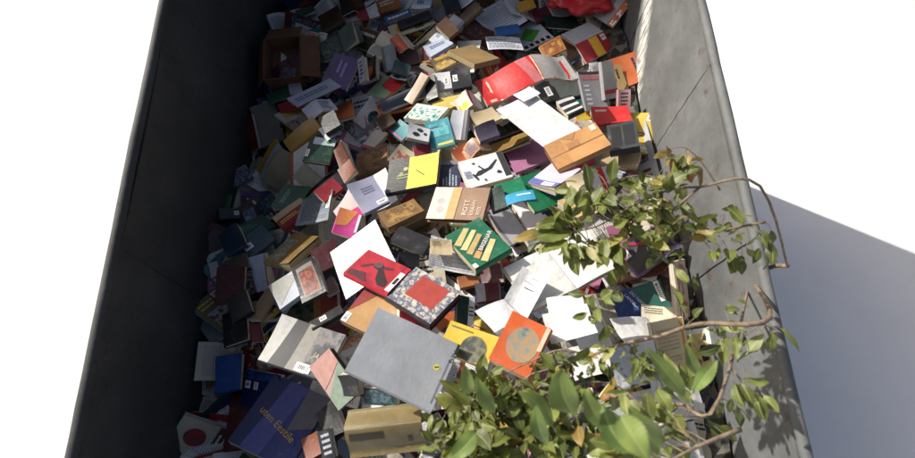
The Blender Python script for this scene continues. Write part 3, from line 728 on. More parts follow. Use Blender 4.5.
H('white photo book with acrobats in black', 'b', [(459, 164), (500, 150), (514, 177), (467, 189)], 16, 'r', 'f4f4f4', [('r', .87, 0, 1, .92, '3c3a3a'), ('P', [(.22, .66), (.34, .50), (.60, .46), (.62, .54), (.36, .66)], '3a3a3c'), ('P', [(.58, .46), (.80, .24), (.83, .27), (.63, .55)], '3a3a3c'), ('P', [(.44, .50), (.40, .38), (.43, .37), (.50, .49)], '46464a'), ('P', [(.20, .64), (.26, .60), (.30, .80), (.26, .82)], '3a3a3c'), ('e', .40, .35, .022, .035, '4a4a4c'), ('e', .215, .60, .024, .035, '3e3e40'), ('e', .30, .2, .04, .025, '5a5658'), ('P', [(.70, .72), (.76, .64), (.82, .70), (.80, .76)], '2c2c2e'), ('t', .03, .42, .18, .7, '7c8ca4', 3), ('e', .42, .86, .03, .03, '4a4446')], curl=.006)
H('brown book with cream arcade pictures and big letters', 'b', [(437, 188), (490, 187), (483, 221), (425, 218)], 14, 'r', '9c7c62', [('r', 0, 0, .34, 1, 'e6dabc'), ('e', .18, .2, .07, .1, 'c8c4b8'), ('e', .18, .45, .07, .1, 'b8b4ac'), ('e', .2, .7, .07, .1, 'c8b4b4'), ('r', .34, 0, .5, 1, 'c8a468'), ('T', 'ROTT', .7, .88, .024, 'e6d8c8', 90), ('T', 'KRAAN', .82, .88, .018, 'd8c8b8', 90), ('T', 'REIS', .93, .86, .018, 'd8c8b8', 90)], hard=True, tone='6a4c3a')
# --- middle of the heap
H('black bound ring file', 'b', [(390, 238), (399, 228), (433, 236), (422, 258)], 20, 'b', '2c2c2e', hard=True)
H('dark slim book below the black ring file', 'b', [(396, 256), (420, 258), (418, 268), (400, 266)], 14, 'b', '26262a')
H('white printed pages under the brown envelope', 's', [(434, 232), (470, 252), (476, 275), (423, 271)], 4, 'l', 'f2f2f2', [('t', .05, .55, .95, .95, 'c0c0c6', 6)])
H('small kraft paper envelope', 's', [(431, 240), (451, 239), (453, 256), (429, 255)], 4, 'l', 'd2bd94', [('t', .1, .1, .5, .4, 'b09c74', 3)])
H('dark red book under the green pencil book', 'b', [(480, 271), (500, 262), (504, 283), (482, 287)], 18, 'b', '5e1f24')
H('maroon book with white pages beside the text page', 'b', [(476, 288), (499, 280), (500, 302), (477, 300)], 18, 'b', '6e2228', [('r', 0, 0, .4, 1, 'd4d0d2')])
H('orange brown book corner beside the maroon book', 'b', [(457, 279), (476, 274), (480, 284), (460, 288)], 14, 'b', 'b06e40')
H('dark green book with white spine label', 'b', [(458, 295), (475, 298), (473, 327), (456, 324)], 16, 'r', '13382a', [('r', .66, 0, 1, 1, 'dcdedc'), ('t', .7, .3, .95, .7, '33383a', 3)])
H('green slatted pencil picture book with black title strip', 'b', [(446, 236), (478, 221), (513, 246), (474, 271)], 20, 'b', '14694a',
  [('P', [(.02, .30), (.50, .05), (.60, .12), (.12, .40)], 'c9b878'), ('P', [(.06, .46), (.62, .18), (.70, .24), (.16, .55)], 'd8c88c'), ('P', [(.10, .60), (.66, .32), (.72, .40), (.18, .70)], 'bfa468'),
   ('P', [(.16, .76), (.62, .52), (.68, .60), (.24, .86)], 'c79a58'), ('P', [(.24, .90), (.80, .58), (.88, .66), (.34, 1.0)], 'dcc288'), ('P', [(.34, .66), (.66, .46), (.74, .52), (.74, .56), (.42, .76)], '202824'), ('T', 'BRISENAR', .42, .735, .0185, 'f2f2ee', 33), ('r', 0, .9, .1, 1, 'f0f0ec')], curl=.008, tone='e2d4b4')
H('large blank white card under the red figure book', 's', [(331, 251), (376, 222), (397, 262), (346, 302)], 4, 'l', 'fafafa', wave=.004)
H('tan hardback with red corner and white label', 'b', [(366, 289), (407, 311), (388, 342), (338, 321)], 14, 'l', 'b58a50', [('P', [(0, 0), (.32, 0), (.0, .7)], '8e2a24'), ('L', .0, .72, .12, .98), ('P', [(.8, 0), (1, 0), (1, .5)], '8e2a24')], tone='8a7a64')
H('crimson book under the mosaic framed book', 'b', [(396, 300), (428, 316), (436, 330), (404, 316)], 20, 'b', '8e1c28')
H('red hardback with dark figure and white title label', 'b', [(369, 250), (411, 269), (388, 294), (343, 272)], 18, 'b', 'c8283a', [('n', .0, .0, .9, 1, 'c0303e', 'a82834', '7a2430', 9), ('P', [(.34, .30), (.44, .24), (.56, .30), (.60, .42), (.52, .50), (.38, .46)], '4a3034'), ('P', [(.50, .46), (.60, .42), (.70, .55), (.84, .70), (.86, .88), (.72, .92), (.60, .78)], '3c2a2e'), ('P', [(.30, .36), (.36, .38), (.20, .62), (.14, .60)], '5a3438'), ('P', [(.05, .80), (.34, .72), (.48, .98), (.05, .98)], '5e343a'), ('P', [(.56, .30), (.72, .24), (.74, .28), (.60, .38)], '5a3438'), ('e', .44, .34, .09, .1, '64504e'), ('r', .9, .25, 1, .95, 'f0eeec'), ('t', .92, .35, .98, .85, '2a2a2c', 1)], hard=True, tone='b4a494')
H('mosaic framed book with brick red centre', 'b', [(417, 270), (461, 289), (431, 327), (384, 293)], 24, 'b', '3c3438', [('n', 0, 0, 1, 1, 'c8bfae', '3a4a6e', '5e2a26', 44), ('r', .24, .12, .84, .72, 'a83c30')], tone='5a2a2c', hard=True)
H('large white open book lying on the heap', 'p', [(502, 266), (585, 232), (622, 268), (532, 308)], 12, 'l', 'd8d8d8', [('t', .06, .9, .3, .93, 'c8c8c8', 1)], wave=.006, tone='fbfaf6', maxs=.2)
H('white sheet folded out beside the large open book', 's', [(578, 246), (640, 240), (656, 264), (597, 283)], 4, 'l', 'f2f0ea', wave=.008)
H('white title page with three lines of text', 's', [(523, 267), (547, 281), (528, 318), (501, 304)], 4, 'l', 'fafafa', [('t', .5, .12, .9, .16, '9a9aa6', 1), ('t', .3, .25, .95, .29, 'a8a8b2', 1), ('t', .4, .38, .95, .44, '6a6a78', 1)])
H('white pages under the white title page', 's', [(474, 309), (504, 302), (522, 318), (494, 338)], 4, 'l', 'f4f4f6')
H('pale grey folded sheet beside the title page', 's', [(548, 300), (580, 294), (588, 312), (548, 318)], 4, 'l', 'e6e6e2')
H('white blank page near the pale grey folded sheet', 's', [(540, 318), (586, 306), (596, 336), (552, 344)], 4, 'l', 'f6f6f6')
H('bright yellow book with dark disc', 'b', [(452, 319), (499, 340), (487, 367), (438, 352)], 12, 'l', 'd8b928', [('e', .62, .62, .26, .42, '4e5044', '77775e', '3a3c34'), ('t', .05, .1, .5, .2, '7a6a20', 1)], maxs=.5)
H('orange book with grey globe picture', 'b', [(517, 311), (548, 331), (532, 376), (484, 362)], 16, 'r', 'd4622c', [('e', .56, .5, .38, .34, '7e8c88', 'b08a5c', '4a5450'), ('r', .9, .02, 1, .5, 'd8c0a4')], maxs=.5)
H('stone grey paper beside the blue lettered book', 's', [(582, 297), (611, 290), (622, 325), (600, 328)], 4, 'l', 'bcb8ac')
H('red brown book behind the blue lettered book', 'b', [(612, 271), (664, 258), (670, 270), (616, 284)], 8, 'b', '8a5040')
H('blue and green book with two lines of white letters', 'b', [(610, 292), (657, 283), (674, 311), (624, 328)], 12, 'l', '22407c', [('P', [(.42, 0), (1, 0), (1, 1), (.55, 1)], '2c645c'), ('T', 'LANSELA', .24, .16, .017, 'e8ecf0', -66), ('T', 'DO NSOTI', .36, .12, .017, 'e8ecf0', -66), ('L', .86, .02, .96, .62)], maxs=.5)
H('beige leaflet over the blue lettered book', 's', [(639, 304), (675, 312), (676, 330), (642, 328)], 3, 'l', 'eee4c8', [('t', .08, .1, .6, .4, '8a8468', 3)])
H('white paper under the blue lettered book', 's', [(612, 316), (640, 322), (672, 346), (622, 350)], 3, 'l', 'f6f6f4')
H('cream book with yellow and black spine', 'b', [(650, 324), (683, 317), (692, 366), (660, 374)], 14, 'r', 'ead9ae', [('t', .1, .15, .75, .85, 'c8b48c', 9), ('r', .86, 0, .94, 1, 'd89a2c')], back='22201e')
H('marbled brown and white book leaning on the lit wall', 'b', [(673, 262), (685, 259), (690, 316), (678, 322)], 12, 'r', 'e0c8ae', [('n', .1, .0, .9, 1, 'e6d2bc', 'a8664c', 'c49a80', 14)], maxs=.9)
# --- near part
H('large photo book with pale and dark diagonal bands', 'b', [(288, 315), (346, 340), (325, 372), (252, 367)], 12, 'b', '403f44', [('P', [(0, 0), (.25, 0), (.15, 1), (0, 1)], 'b0b0aa'), ('P', [(.25, 0), (.45, 0), (.42, 1), (.15, 1)], '26262a'), ('P', [(.45, 0), (.62, 0), (.72, 1), (.42, 1)], '8a887e'), ('n', .62, .0, 1, .9, '3a3e48', '7c7672', '1e1e24', 20), ('T', 'JASON', .7, .62, .022, 'c9b49a', -12), ('L', .55, .8, .78, .98)], maxs=.35)
H('pastel pink and green textured book', 'b', [(333, 348), (359, 391), (341, 411), (307, 367)], 14, 'b', 'c0a49a', [('P', [(.3, 0), (1, 0), (1, 1), (.7, 1)], '8fa08e'), ('P', [(0, 0), (.3, 0), (.55, 1), (0, 1)], 'c8988c')], tone='4a4a44', maxs=.5)
H('maroon hardback in the near dark corner', 'b', [(232, 396), (268, 392), (262, 446), (222, 452)], 16, 'l', '4e1418', hard=True)
H('bright blue board by the near dark wall', 'b', [(216, 358), (245, 354), (238, 388), (216, 394)], 12, 'b', '14509a')
H('dark navy book with small tags behind the blue lettered annual', 'b', [(246, 372), (282, 372), (276, 418), (240, 402)], 12, 'l', '13235a', [('L', .05, .3, .2, .5), ('L', .3, .3, .42, .5), ('n', .1, .0, .9, .25, '2a4a8c', '13235a')])
H('large violet blue annual with yellow title', 'b', [(278, 373), (330, 402), (290, 466), (226, 446)], 16, 'r', '303a7c', [('P', [(0, 0), (.3, 0), (.18, 1), (0, 1)], '14245c'), ('P', [(.3, 0), (.62, 0), (.5, 1), (.18, 1)], '484f96'), ('P', [(.62, 0), (1, 0), (1, .45), (.66, .6)], '64646e'), ('T', 'uten Eestile', .12, .52, .034, 'd2ac2c', -18)], rough=.3, maxs=.5)
H('slim black books behind the violet annual', 'b', [(318, 414), (334, 400), (346, 430), (326, 446)], 18, 'b', '1b1b1e')
H('rust coloured book beside the violet annual', 'b', [(302, 440), (318, 432), (324, 452), (306, 462)], 16, 'b', '8e4a2c')
H('white lettered black leaflet near the frame foot', 'b', [(318, 432), (330, 428), (338, 456), (322, 462)], 8, 'l', '2c2f38', [('t', .2, .1, .8, .9, 'c8ccd4', 4)])
H('patterned teal book under the large grey book', 'b', [(360, 382), (394, 394), (398, 408), (366, 402)], 14, 'b', '2f4c54', [('n', .1, .1, .9, .9, '5a7a84', '24343a', '1a2226', 50)])
H('dark grey book corner beyond the large grey book', 'b', [(340, 372), (356, 376), (362, 396), (344, 396)], 18, 'b', '3c3c3e')
H('white open pages at the near edge', 'p', [(344, 446), (376, 440), (408, 452), (384, 476)], 10, 'l', '5a5a5a', [('t', .06, .1, .44, .9, '8a8a90', 9)])
H('grey leaning book at the near edge', 'b', [(415, 430), (437, 413), (453, 442), (424, 466)], 12, 'b', '5e6062')
H('slate blue book under the leaves', 'b', [(446, 400), (480, 386), (504, 430), (456, 448)], 12, 'b', '46505e')
H('steel blue book beneath the near foliage', 'b', [(462, 372), (498, 378), (502, 414), (468, 404)], 10, 'b', '5c6a7c')
H('olive brown cloth book lying on its pages', 'o', [(344, 413), (422, 402), (424, 454), (350, 458)], 18, 't', '8a7a4e', [('r', .05, .46, .5, .62, '3e3a2a'), ('r', .8, .62, .86, .76, '3a362a')], wave=.022, ridge=.35, maxs=.4)
H('large plain grey book with small yellow badge', 'b', [(380, 309), (458, 347), (433, 413), (343, 370)], 14, 'b', '9ea2a8', [('e', .86, .42, .035, .04, 'd8cc30'), ('e', .852, .425, .012, .014, '1a1a1a'), ('e', .872, .41, .01, .012, '1a1a1a'), ('P', [(.95, .25), (.958, .25), (.958, .9), (.95, .9)], '5a5e66'), ('T', 'AEG', .955, .1, .016, '1c1c20', -90), ('r', .97, .0, .99, .14, '24242a')], maxs=.15, asp=(1.15, .2), tone='6a6a6c')
# white papers below the foliage
for q, nm in (([(560, 352), (606, 340), (622, 372), (572, 382)], 'blank white sheet under the middle twigs'),
              ([(606, 350), (650, 338), (662, 380), (618, 392)], 'white page beside the cream book with black spine'),
              ([(540, 396), (592, 388), (604, 430), (550, 440)], 'white page below the small green leaves'),
              ([(598, 400), (650, 388), (664, 432), (610, 446)], 'white page under the pair of big leaves'),
              ([(648, 376), (694, 370), (702, 416), (658, 424)], 'white page by the foot of the lit wall'),
              ([(560, 440), (620, 432), (634, 478), (570, 486)], 'white sheet at the near edge beneath leaves'),
              ([(640, 430), (694, 420), (706, 468), (650, 476)], 'white sheet at the near corner by the lit wall'),
              ([(566, 322), (600, 318), (612, 346), (578, 352)], 'white page between the globe book and the blue lettered book')):
    H(nm, 's', q, 4, 'l', 'f4f3f0', [('t', .12, .12, .88, .88, 'd2d2d6', 18)] if R() < .25 else [], wave=.014)

# fillers that would cut through a book of the upper layer sink until they lie under it
for f in FILL:
    worst = 0
    for (C, X, Y, Z, W, H, t) in HEROES:
        if (C.x-f['C'].x)**2+(C.y-f['C'].y)**2 > .16: continue
        for i in range(7):
            for j in range(7):
                p = f['C']+f['X']*f['W']*(i/6-.5)+f['Y']*f['H']*(j/6-.5)+Vector((0, 0, .004+f['up'])) - C
                if abs(p.dot(X)) < W/2-.002 and abs(p.dot(Y)) < H/2-.002:
                    # height over the plane of the underside, measured straight up
                    worst = max(worst, (p.dot(Z)+t)/Z.z)
    if worst > 0:
        f['o'].location.z -= min(worst, .2)

# ------------------------------------------------------------------ brown carton
def carton():
    C, X, Y, Z, W, Hh = fit_quad([(268, 45), (302, 42), (304, 82), (266, 87)], .05, (1.2, .2), .4)
    t = .09
    C.z += settle(C, X, Y, Z, W, Hh, t, .35)
    root = place_root('carton', C, X, Y, Z, t)
    m = cover_mat('7a5236', .8)
    b = MB(); th = .004
    b.box((0, 0, th/2), (W, Hh, th), m)
    b.box((-W/2+th/2, 0, t/2+th/2+.0005), (th, Hh, t-th), m); b.box((W/2-th/2, 0, t/2+th/2+.0005), (th, Hh, t-th), m)
    b.box((0, Hh/2-th/2, t/2+th/2+.0005), (W-2*th-.001, th, t-th), m); b.box((0, -Hh/2+th/2, t/2+th/2+.0005), (W-2*th-.001, th, t-th), m)
    b.build('body', root)
    for (x, y, ang, ax, sz) in ((W/2+.002, 0, .25, 'Y', (W*.5, Hh*.98, .003)), (-W/2-.002, 0, .9, 'Y', (W*.45, Hh*.98, .003)), (0, Hh/2+.002, .5, 'X', (W*.96, Hh*.4, .003))):
        f = MB(); s = 1 if (x > 0 or y > 0) else -1
        c = (s*sz[0]/2, 0, 0) if ax == 'Y' else (0, sz[1]/2, 0)
        M = Matrix.Translation((x, y, t)) @ Matrix.Rotation(ang*s if ax == 'Y' else ang*-1, 4, ax)
        f.box(c, sz, m, M); f.build('flap', root)
    tag(root, 'open brown cardboard carton by the dark wall', 'carton')
    ITEMS.append(dict(o=root, core='brown carton', px=(285, 64), hero=True))
carton()

# ------------------------------------------------------------------ red carrier bag at the far end
def red_bag():
    bm = MB(); c0 = on_z(582, -4, .05); m = NT('glossy_red_plastic')
    m.b.inputs['Base Color'].default_value = lin('c81e28'); m.b.inputs['Roughness'].default_value = .36
    n = m.noise(m.coords(), 30, 4); m.bump(n, .4, .004)
    nu, nv = 56, 28; vs = []
    for j in range(nv+1):
        for i in range(nu):
            a = 2*math.pi*i/nu; b = math.pi*(j/nv-.5)
            p = Vector((math.cos(a)*math.cos(b), math.sin(a)*math.cos(b), math.sin(b)))
            k = 1+.28*noise.noise(p*2.1)+.16*noise.noise(p*5)+.07*noise.noise(p*11)
            p = Vector((p.x*.19, p.y*.15, p.z*.05))*k
            if p.z < -.03: p.z = -.03+(p.z+.03)*.3
            vs.append(c0+p+Vector((0, 0, .03)))
    bm.add(vs, [(j*nu+i, j*nu+(i+1) % nu, (j+1)*nu+(i+1) % nu, (j+1)*nu+i) for j in range(nv) for i in range(nu)], m.m, True)
    root = bpy.data.objects.new('plastic_bag', None); COL.objects.link(root)
    root.location = c0
    bpy.context.view_layer.update()
    o = bm.build('bag_body', root); o.matrix_parent_inverse = root.matrix_world.inverted()
    h = MB()
    for s in (0, .02):
        pts = [c0+Vector((-.09+.03*k, -.07-.028*math.sin(math.pi*k/5)-s*.3, .045+.01*math.sin(k))) for k in range(6)]
        h.tube(pts, [.004]*6, flat_mat('e6dcd8'))
    o = h.build('handle', root); o.matrix_parent_inverse = root.matrix_world.inverted()
    tag(root, 'shiny red plastic bag at the far end of the heap', 'plastic bag')
    ITEMS.append(dict(o=root, core='shiny red plastic bag', px=(585, 6), hero=True))
red_bag()

# ------------------------------------------------------------------ dark scraps under everything
def scraps():
    b = MB(); vs = []; fs = []
    nx, ny = 96, 130
    for j in range(ny+1):
        for i in range(nx+1):
            x = XL+.012+(XR-XL-.024)*i/nx; y = YN+.012+(YF-YN-.024)*j/ny
            vs.append((x, y, pile(x, y)-.012+.012*noise.noise(Vector((x*30, y*30, 1)))))
    fs = [(j*(nx+1)+i, j*(nx+1)+i+1, (j+1)*(nx+1)+i+1, (j+1)*(nx+1)+i) for j in range(ny) for i in range(nx)]
    t = NT('torn_paper'); co = t.coords(rnd=False)
    vo = t.n('ShaderNodeTexVoronoi', i_Scale=26.0); t.l(co, vo.inputs['Vector'])
    sep = t.n('ShaderNodeSeparateColor'); t.l(vo.outputs['Color'], sep.inputs[0])
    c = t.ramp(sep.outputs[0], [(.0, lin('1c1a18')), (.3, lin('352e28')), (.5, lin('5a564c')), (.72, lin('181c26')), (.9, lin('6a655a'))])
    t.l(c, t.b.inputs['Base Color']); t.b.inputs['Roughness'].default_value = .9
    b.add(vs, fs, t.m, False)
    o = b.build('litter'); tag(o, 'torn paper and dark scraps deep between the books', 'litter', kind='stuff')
scraps()

# ------------------------------------------------------------------ steel container
def steel_mat(streak=False, k=1.0):
    t = NT('painted_steel'); co = t.coords(rnd=False)
    cs = t.coords((1, 1, .12), rnd=False)
    n1 = t.noise(co, 3.2, 6, .65); n2 = t.noise(cs, 34, 5, .7); n3 = t.noise(co, 60, 4); n4 = t.noise(co, 11, 8, .8)
    c = t.ramp(n1, [(.3, lin('626463')), (.52, lin('7a7c7b')), (.72, lin('929392'))])
    c = t.mix(t.ramp(n2, [(.58, g(0)), (.74, g(.28))]), c, lin('9a9c96'))            # dried drips
    c = t.mix(t.ramp(n4, [(.59, g(0)), (.67, g(.75))]), c, lin('5a3a2a'))           # rust
    n5 = t.noise(t.coords((1, 3.2, .5), rnd=False), 30, 8, .85)
    c = t.mix(t.ramp(n5, [(.64, g(0)), (.67, g(.6))]), c, lin('2c2a28'))            # dark scratches spots
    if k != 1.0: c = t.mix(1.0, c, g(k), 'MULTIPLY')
    if streak:
        # bare metal rubbed along a line in the wall plane
        sx = t.n('ShaderNodeSeparateXYZ'); t.l(co, sx.inputs[0])
        P1, P2 = streak
        k = (P2.y-P1.y)/(P2.z-P1.z)
        m1 = t.n('ShaderNodeMath', operation='MULTIPLY_ADD', _1=-k, _2=-(P1.y-k*P1.z)); t.l(sx.outputs['Z'], m1.inputs[0])
        m2 = t.n('ShaderNodeMath', operation='ADD'); t.l(sx.outputs['Y'], m2.inputs[0]); t.l(m1.outputs[0], m2.inputs[1])
        wob = t.n('ShaderNodeMath', operation='MULTIPLY_ADD', _1=.10, _2=-.05); t.l(n4, wob.inputs[0])
        m3 = t.n('ShaderNodeMath', operation='ADD'); t.l(m2.outputs[0], m3.inputs[0]); t.l(wob.outputs[0], m3.inputs[1])
        ab = t.n('ShaderNodeMath', operation='ABSOLUTE'); t.l(m3.outputs[0], ab.inputs[0])
        band = t.ramp(ab.outputs[0], [(.0, g(1)), (.035, g(.95)), (.085, g(0))])
        sn = t.noise(t.coords((1, 9, .9), rnd=False), 9, 6, .8)
        msk = t.mix(1.0, band, t.ramp(sn, [(.40, g(0)), (.54, g(1))]), 'MULTIPLY')
        c = t.mix(msk, c, (.85, .83, .76, 1))
    t.l(c, t.b.inputs['Base Color']); t.b.inputs['Roughness'].default_value = .72
    t.b.inputs['Metallic'].default_value = .0
    bb = t.n('ShaderNodeMath', operation='MULTIPLY_ADD', _1=6.0); t.l(n1, bb.inputs[0]); t.l(n3, bb.inputs[2])
    t.bump(bb.outputs[0], .22, .006)
    return t.m
GZ = -1.15      # yard level
RN, RFAR = .36, .67            # rim height near and far on the sunny side
LN, LFAR = .37, .73
def container():
    root = bpy.data.objects.new('waste_container', None); COL.objects.link(root); root.location = (0, (YN+YF)/2, GZ)
    tag(root, 'open topped grey green steel container full of books', 'container')
    def fin(mb, name, par=root):
        o = mb.build(name, root)
        o.location = (0, -(YN+YF)/2, -GZ)
        return o
    th = .008
    def side(x, zn, zf, m, s):
        b = MB(); n = 24
        def zt(y): 
            k = max(0, min(1, (y-YN)/(YF-YN))); return zn+(zf-zn)*k
        vs = []
        for i in range(n+1):
            y = YN+(YF-YN)*i/n; zz = zt(y)
            bow = .004*math.sin(y*5.1)
            vs += [(x+bow*s, y, GZ+.12), (x+bow*s, y, zz), (x+bow*s+th*s, y, zz), (x+bow*s+th*s, y, GZ+.12)]
        fs = []
        for i in range(n):
            a = i*4; e = a+4
            for q in range(4): fs.append((a+q, a+(q+1) % 4, e+(q+1) % 4, e+q))
        fs += [(0, 1, 2, 3), (n*4+3, n*4+2, n*4+1, n*4)]
        b.add(vs, fs, m); fin(b, 'side_panel')
        r = MB()                                   # rolled rim, sloping with the panel
        pts = [Vector((x+s*(.012), YN+(YF-YN)*i/40, zt(YN+(YF-YN)*i/40)+.012+.005*noise.noise(Vector((x, i*.19, 4))))) for i in range(41)]
        r.tube(pts, [.016+.0015*noise.noise(Vector((x, i*.8, 9))) for i in range(41)], m, 10); fin(r, 'rim')
        for i in range(4):                         # weld seams on the inner face
            y = YN+.35+i*.62; q = MB()
            pts = [Vector((x-s*(.001)+.006*0, y+.004*noise.noise(Vector((k*.7, i, x))), -.35+(zt(y)-.02+.35)*k/30)) for k in range(31)]
            q.tube(pts, [.003+.0012*noise.noise(Vector((k*1.3, i, 2))) for k in range(31)], m, 6); fin(q, 'weld_seam')
        for i in range(6):
            y = YN+.12+i*(YF-YN-.24)/5; q = MB()
            q.box((x+s*(.009+.018+th), y, (GZ+.14+zt(y)-.03)/2), (.034, .05, zt(y)-.03-GZ-.14), m); fin(q, 'rib')
    P1 = CAM+ray(648, 0)*((XR-.0)/ray(648, 0).x); P2 = CAM+ray(633, 112)*(XR/ray(633, 112).x)
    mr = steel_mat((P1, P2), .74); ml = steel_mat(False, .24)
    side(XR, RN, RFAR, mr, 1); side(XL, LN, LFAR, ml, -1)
    b = MB(); hf = .90
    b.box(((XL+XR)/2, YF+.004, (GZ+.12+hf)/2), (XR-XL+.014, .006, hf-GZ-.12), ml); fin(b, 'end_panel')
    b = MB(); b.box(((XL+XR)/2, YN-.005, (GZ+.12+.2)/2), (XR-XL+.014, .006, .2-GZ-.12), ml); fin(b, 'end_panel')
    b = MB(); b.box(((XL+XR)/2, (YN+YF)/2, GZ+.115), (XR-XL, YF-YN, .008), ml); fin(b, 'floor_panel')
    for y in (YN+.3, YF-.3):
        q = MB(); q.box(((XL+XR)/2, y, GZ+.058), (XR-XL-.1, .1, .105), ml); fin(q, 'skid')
container()

# ------------------------------------------------------------------ yard
def yard():
    b = MB(); s = 60; n = 12
    vs = [(-s+2*s*i/n, -s+2*s*j/n, GZ) for j in range(n+1) for i in range(n+1)]
    b.add(vs, [(j*(n+1)+i, j*(n+1)+i+1, (j+1)*(n+1)+i+1, (j+1)*(n+1)+i) for j in range(n) for i in range(n)], None) if False else None
    t = NT('pale_concrete'); co = t.coords(rnd=False)
    n1 = t.noise(co, 1.3, 8, .7); n2 = t.noise(co, 90, 4)
    c = t.ramp(n1, [(.3, (.80, .79, .77, 1)), (.6, (.86, .855, .84, 1))])
    n6 = t.noise(co, 7, 8, .85)
    c = t.mix(t.ramp(n6, [(.62, g(0)), (.72, g(.3))]), c, (.55, .53, .5, 1))
    t.l(c, t.b.inputs['Base Color']); t.b.inputs['Roughness'].default_value = .9
    t.bump(n2, .3, .004)
    b.add(vs, [(j*(n+1)+i, j*(n+1)+i+1, (j+1)*(n+1)+i+1, (j+1)*(n+1)+i) for j in range(n) for i in range(n)], t.m)
    structure(b.build('ground'))
yard()

# ------------------------------------------------------------------ shrub
def leaf_mat(kind):
    t = NT('leaf')
    ge = t.n('ShaderNodeNewGeometry')
    co = t.coords(rnd=False); n = t.noise(co, 26, 4)
    if kind == 0: st = [(0, lin('44501f')), (.4, lin('636e2c')), (.86, lin('7f883a')), (.97, lin('a39646')), (1, lin('86602c'))]
    elif kind == 1: st = [(0, lin('5e7a38')), (1, lin('86994e'))]
    else: st = [(0, lin('8a5230')), (.5, lin('9a7a3a')), (1, lin('7f7a3c'))]
    c = t.ramp(ge.outputs['Random Per Island'], st)
    c = t.mix(1.0, c, t.ramp(n, [(.3, g(.66)), (.62, g(1.05))]), 'MULTIPLY')
    at = t.n('ShaderNodeAttribute', attribute_name='across'); al = t.n('ShaderNodeAttribute', attribute_name='along')
    ab = t.n('ShaderNodeMath', operation='ABSOLUTE'); t.l(at.outputs['Fac'], ab.inputs[0])
    rib = t.ramp(ab.outputs[0], [(.0, g(1)), (.05, g(.8)), (.1, g(0))])
    q = t.n('ShaderNodeMath', operation='MULTIPLY_ADD', _1=-4.5); t.l(ab.outputs[0], q.inputs[0])
    q2 = t.n('ShaderNodeMath', operation='MULTIPLY', _1=11.0); t.l(al.outputs['Fac'], q2.inputs[0]); t.l(q2.outputs[0], q.inputs[2])
    fr = t.n('ShaderNodeMath', operation='FRACT'); t.l(q.outputs[0], fr.inputs[0])
    vein = t.ramp(fr.outputs[0], [(.0, g(.55)), (.12, g(0)), (.9, g(0)), (1, g(.55))])
    vm = t.mix(1.0, rib, vein, 'LIGHTEN')
    c = t.mix(vm, c, t.mix(.5, c, (.42, .45, .2, 1)))
    edge = t.ramp(ab.outputs[0], [(.86, g(0)), (1, g(.35))])
    c = t.mix(edge, c, lin('6a5a2c'))
    t.bump(fr.outputs[0], .25, .001)
    t.l(c, t.b.inputs['Base Color']); t.b.inputs['Roughness'].default_value = .48
    tr = t.n('ShaderNodeBsdfTranslucent'); t.l(t.mix(1.0, c, (1.15, 1.15, .35, 1), 'MULTIPLY'), tr.inputs[0])
    mx = t.n('ShaderNodeMixShader', _0=.22); t.l(t.b.outputs[0], mx.inputs[1]); t.l(tr.outputs[0], mx.inputs[2])
    t.l(mx.outputs[0], t.t.nodes['Material Output'].inputs[0])
    return t.m
def bark_mat():
    t = NT('bark'); co = t.coords(rnd=False); n = t.noise(co, 70, 6, .7)
    t.l(t.ramp(n, [(.3, lin('5e4a3a')), (.7, lin('a08c74'))]), t.b.inputs['Base Color'])
    t.b.inputs['Roughness'].default_value = .85; t.bump(n, .5, .002); return t.m
LM = [leaf_mat(0), leaf_mat(1), leaf_mat(2)]; BARK = bark_mat()
LEAFATT = {}; KEEP = []
def add_leaf(mb, base, d, nrm, L, W, m, fold=.25, bend=.25, petiole=.12, ns=8):
    d = d.normalized(); sd = d.cross(nrm).normalized(); up = sd.cross(d)
    att = LEAFATT.setdefault(id(mb), [])
    while len(att) < len(mb.v): att.append((0, 0))
    vs = []; tw = U(-.5, .5); bl = U(-.12, .12); pk = U(.42, .6); ph = U(0, 6)
    XS = (-1, -.55, -.12, 0, .12, .55, 1)
    for i in range(ns+1):
        s = i/ns
        w = math.sin(math.pi*s**(math.log(.5)/math.log(pk)))**.8 if 0 < s < 1 else .02
        w = max(.02, w*(1-.25*s))
        if ns > 10: w *= 1+(.05 if i % 2 else -.03)
        c = base+d*(L*(petiole+s*(1-petiole)))+up*(-bend*L*s*s*.5)+sd*(bl*L*math.sin(s*2.5))
        hw = W/2*w
        lx = (sd*math.cos(tw*s)+up*math.sin(tw*s))
        for x in XS:
            rip = .07*W*math.sin(s*9+ph+(2 if x < 0 else 0))*abs(x)**2
            vs.append(c+lx*hw*x+up*(fold*hw*abs(x)**1.2+rip)); att.append((x, s))
    n = len(XS)
    fs = [(i*n+k, i*n+k+1, (i+1)*n+k+1, (i+1)*n+k) for i in range(ns) for k in range(n-1)]
    mb.add(vs, fs, m, True)
    a = base; b = base+d*(L*petiole*1.05); r = .0006+.008*W
    vs = [a-sd*r, a+sd*r, b+sd*r*.7, b-sd*r*.7]
    att += [(0, 0)]*4
    mb.add(vs, [(0, 1, 2, 3)], m)
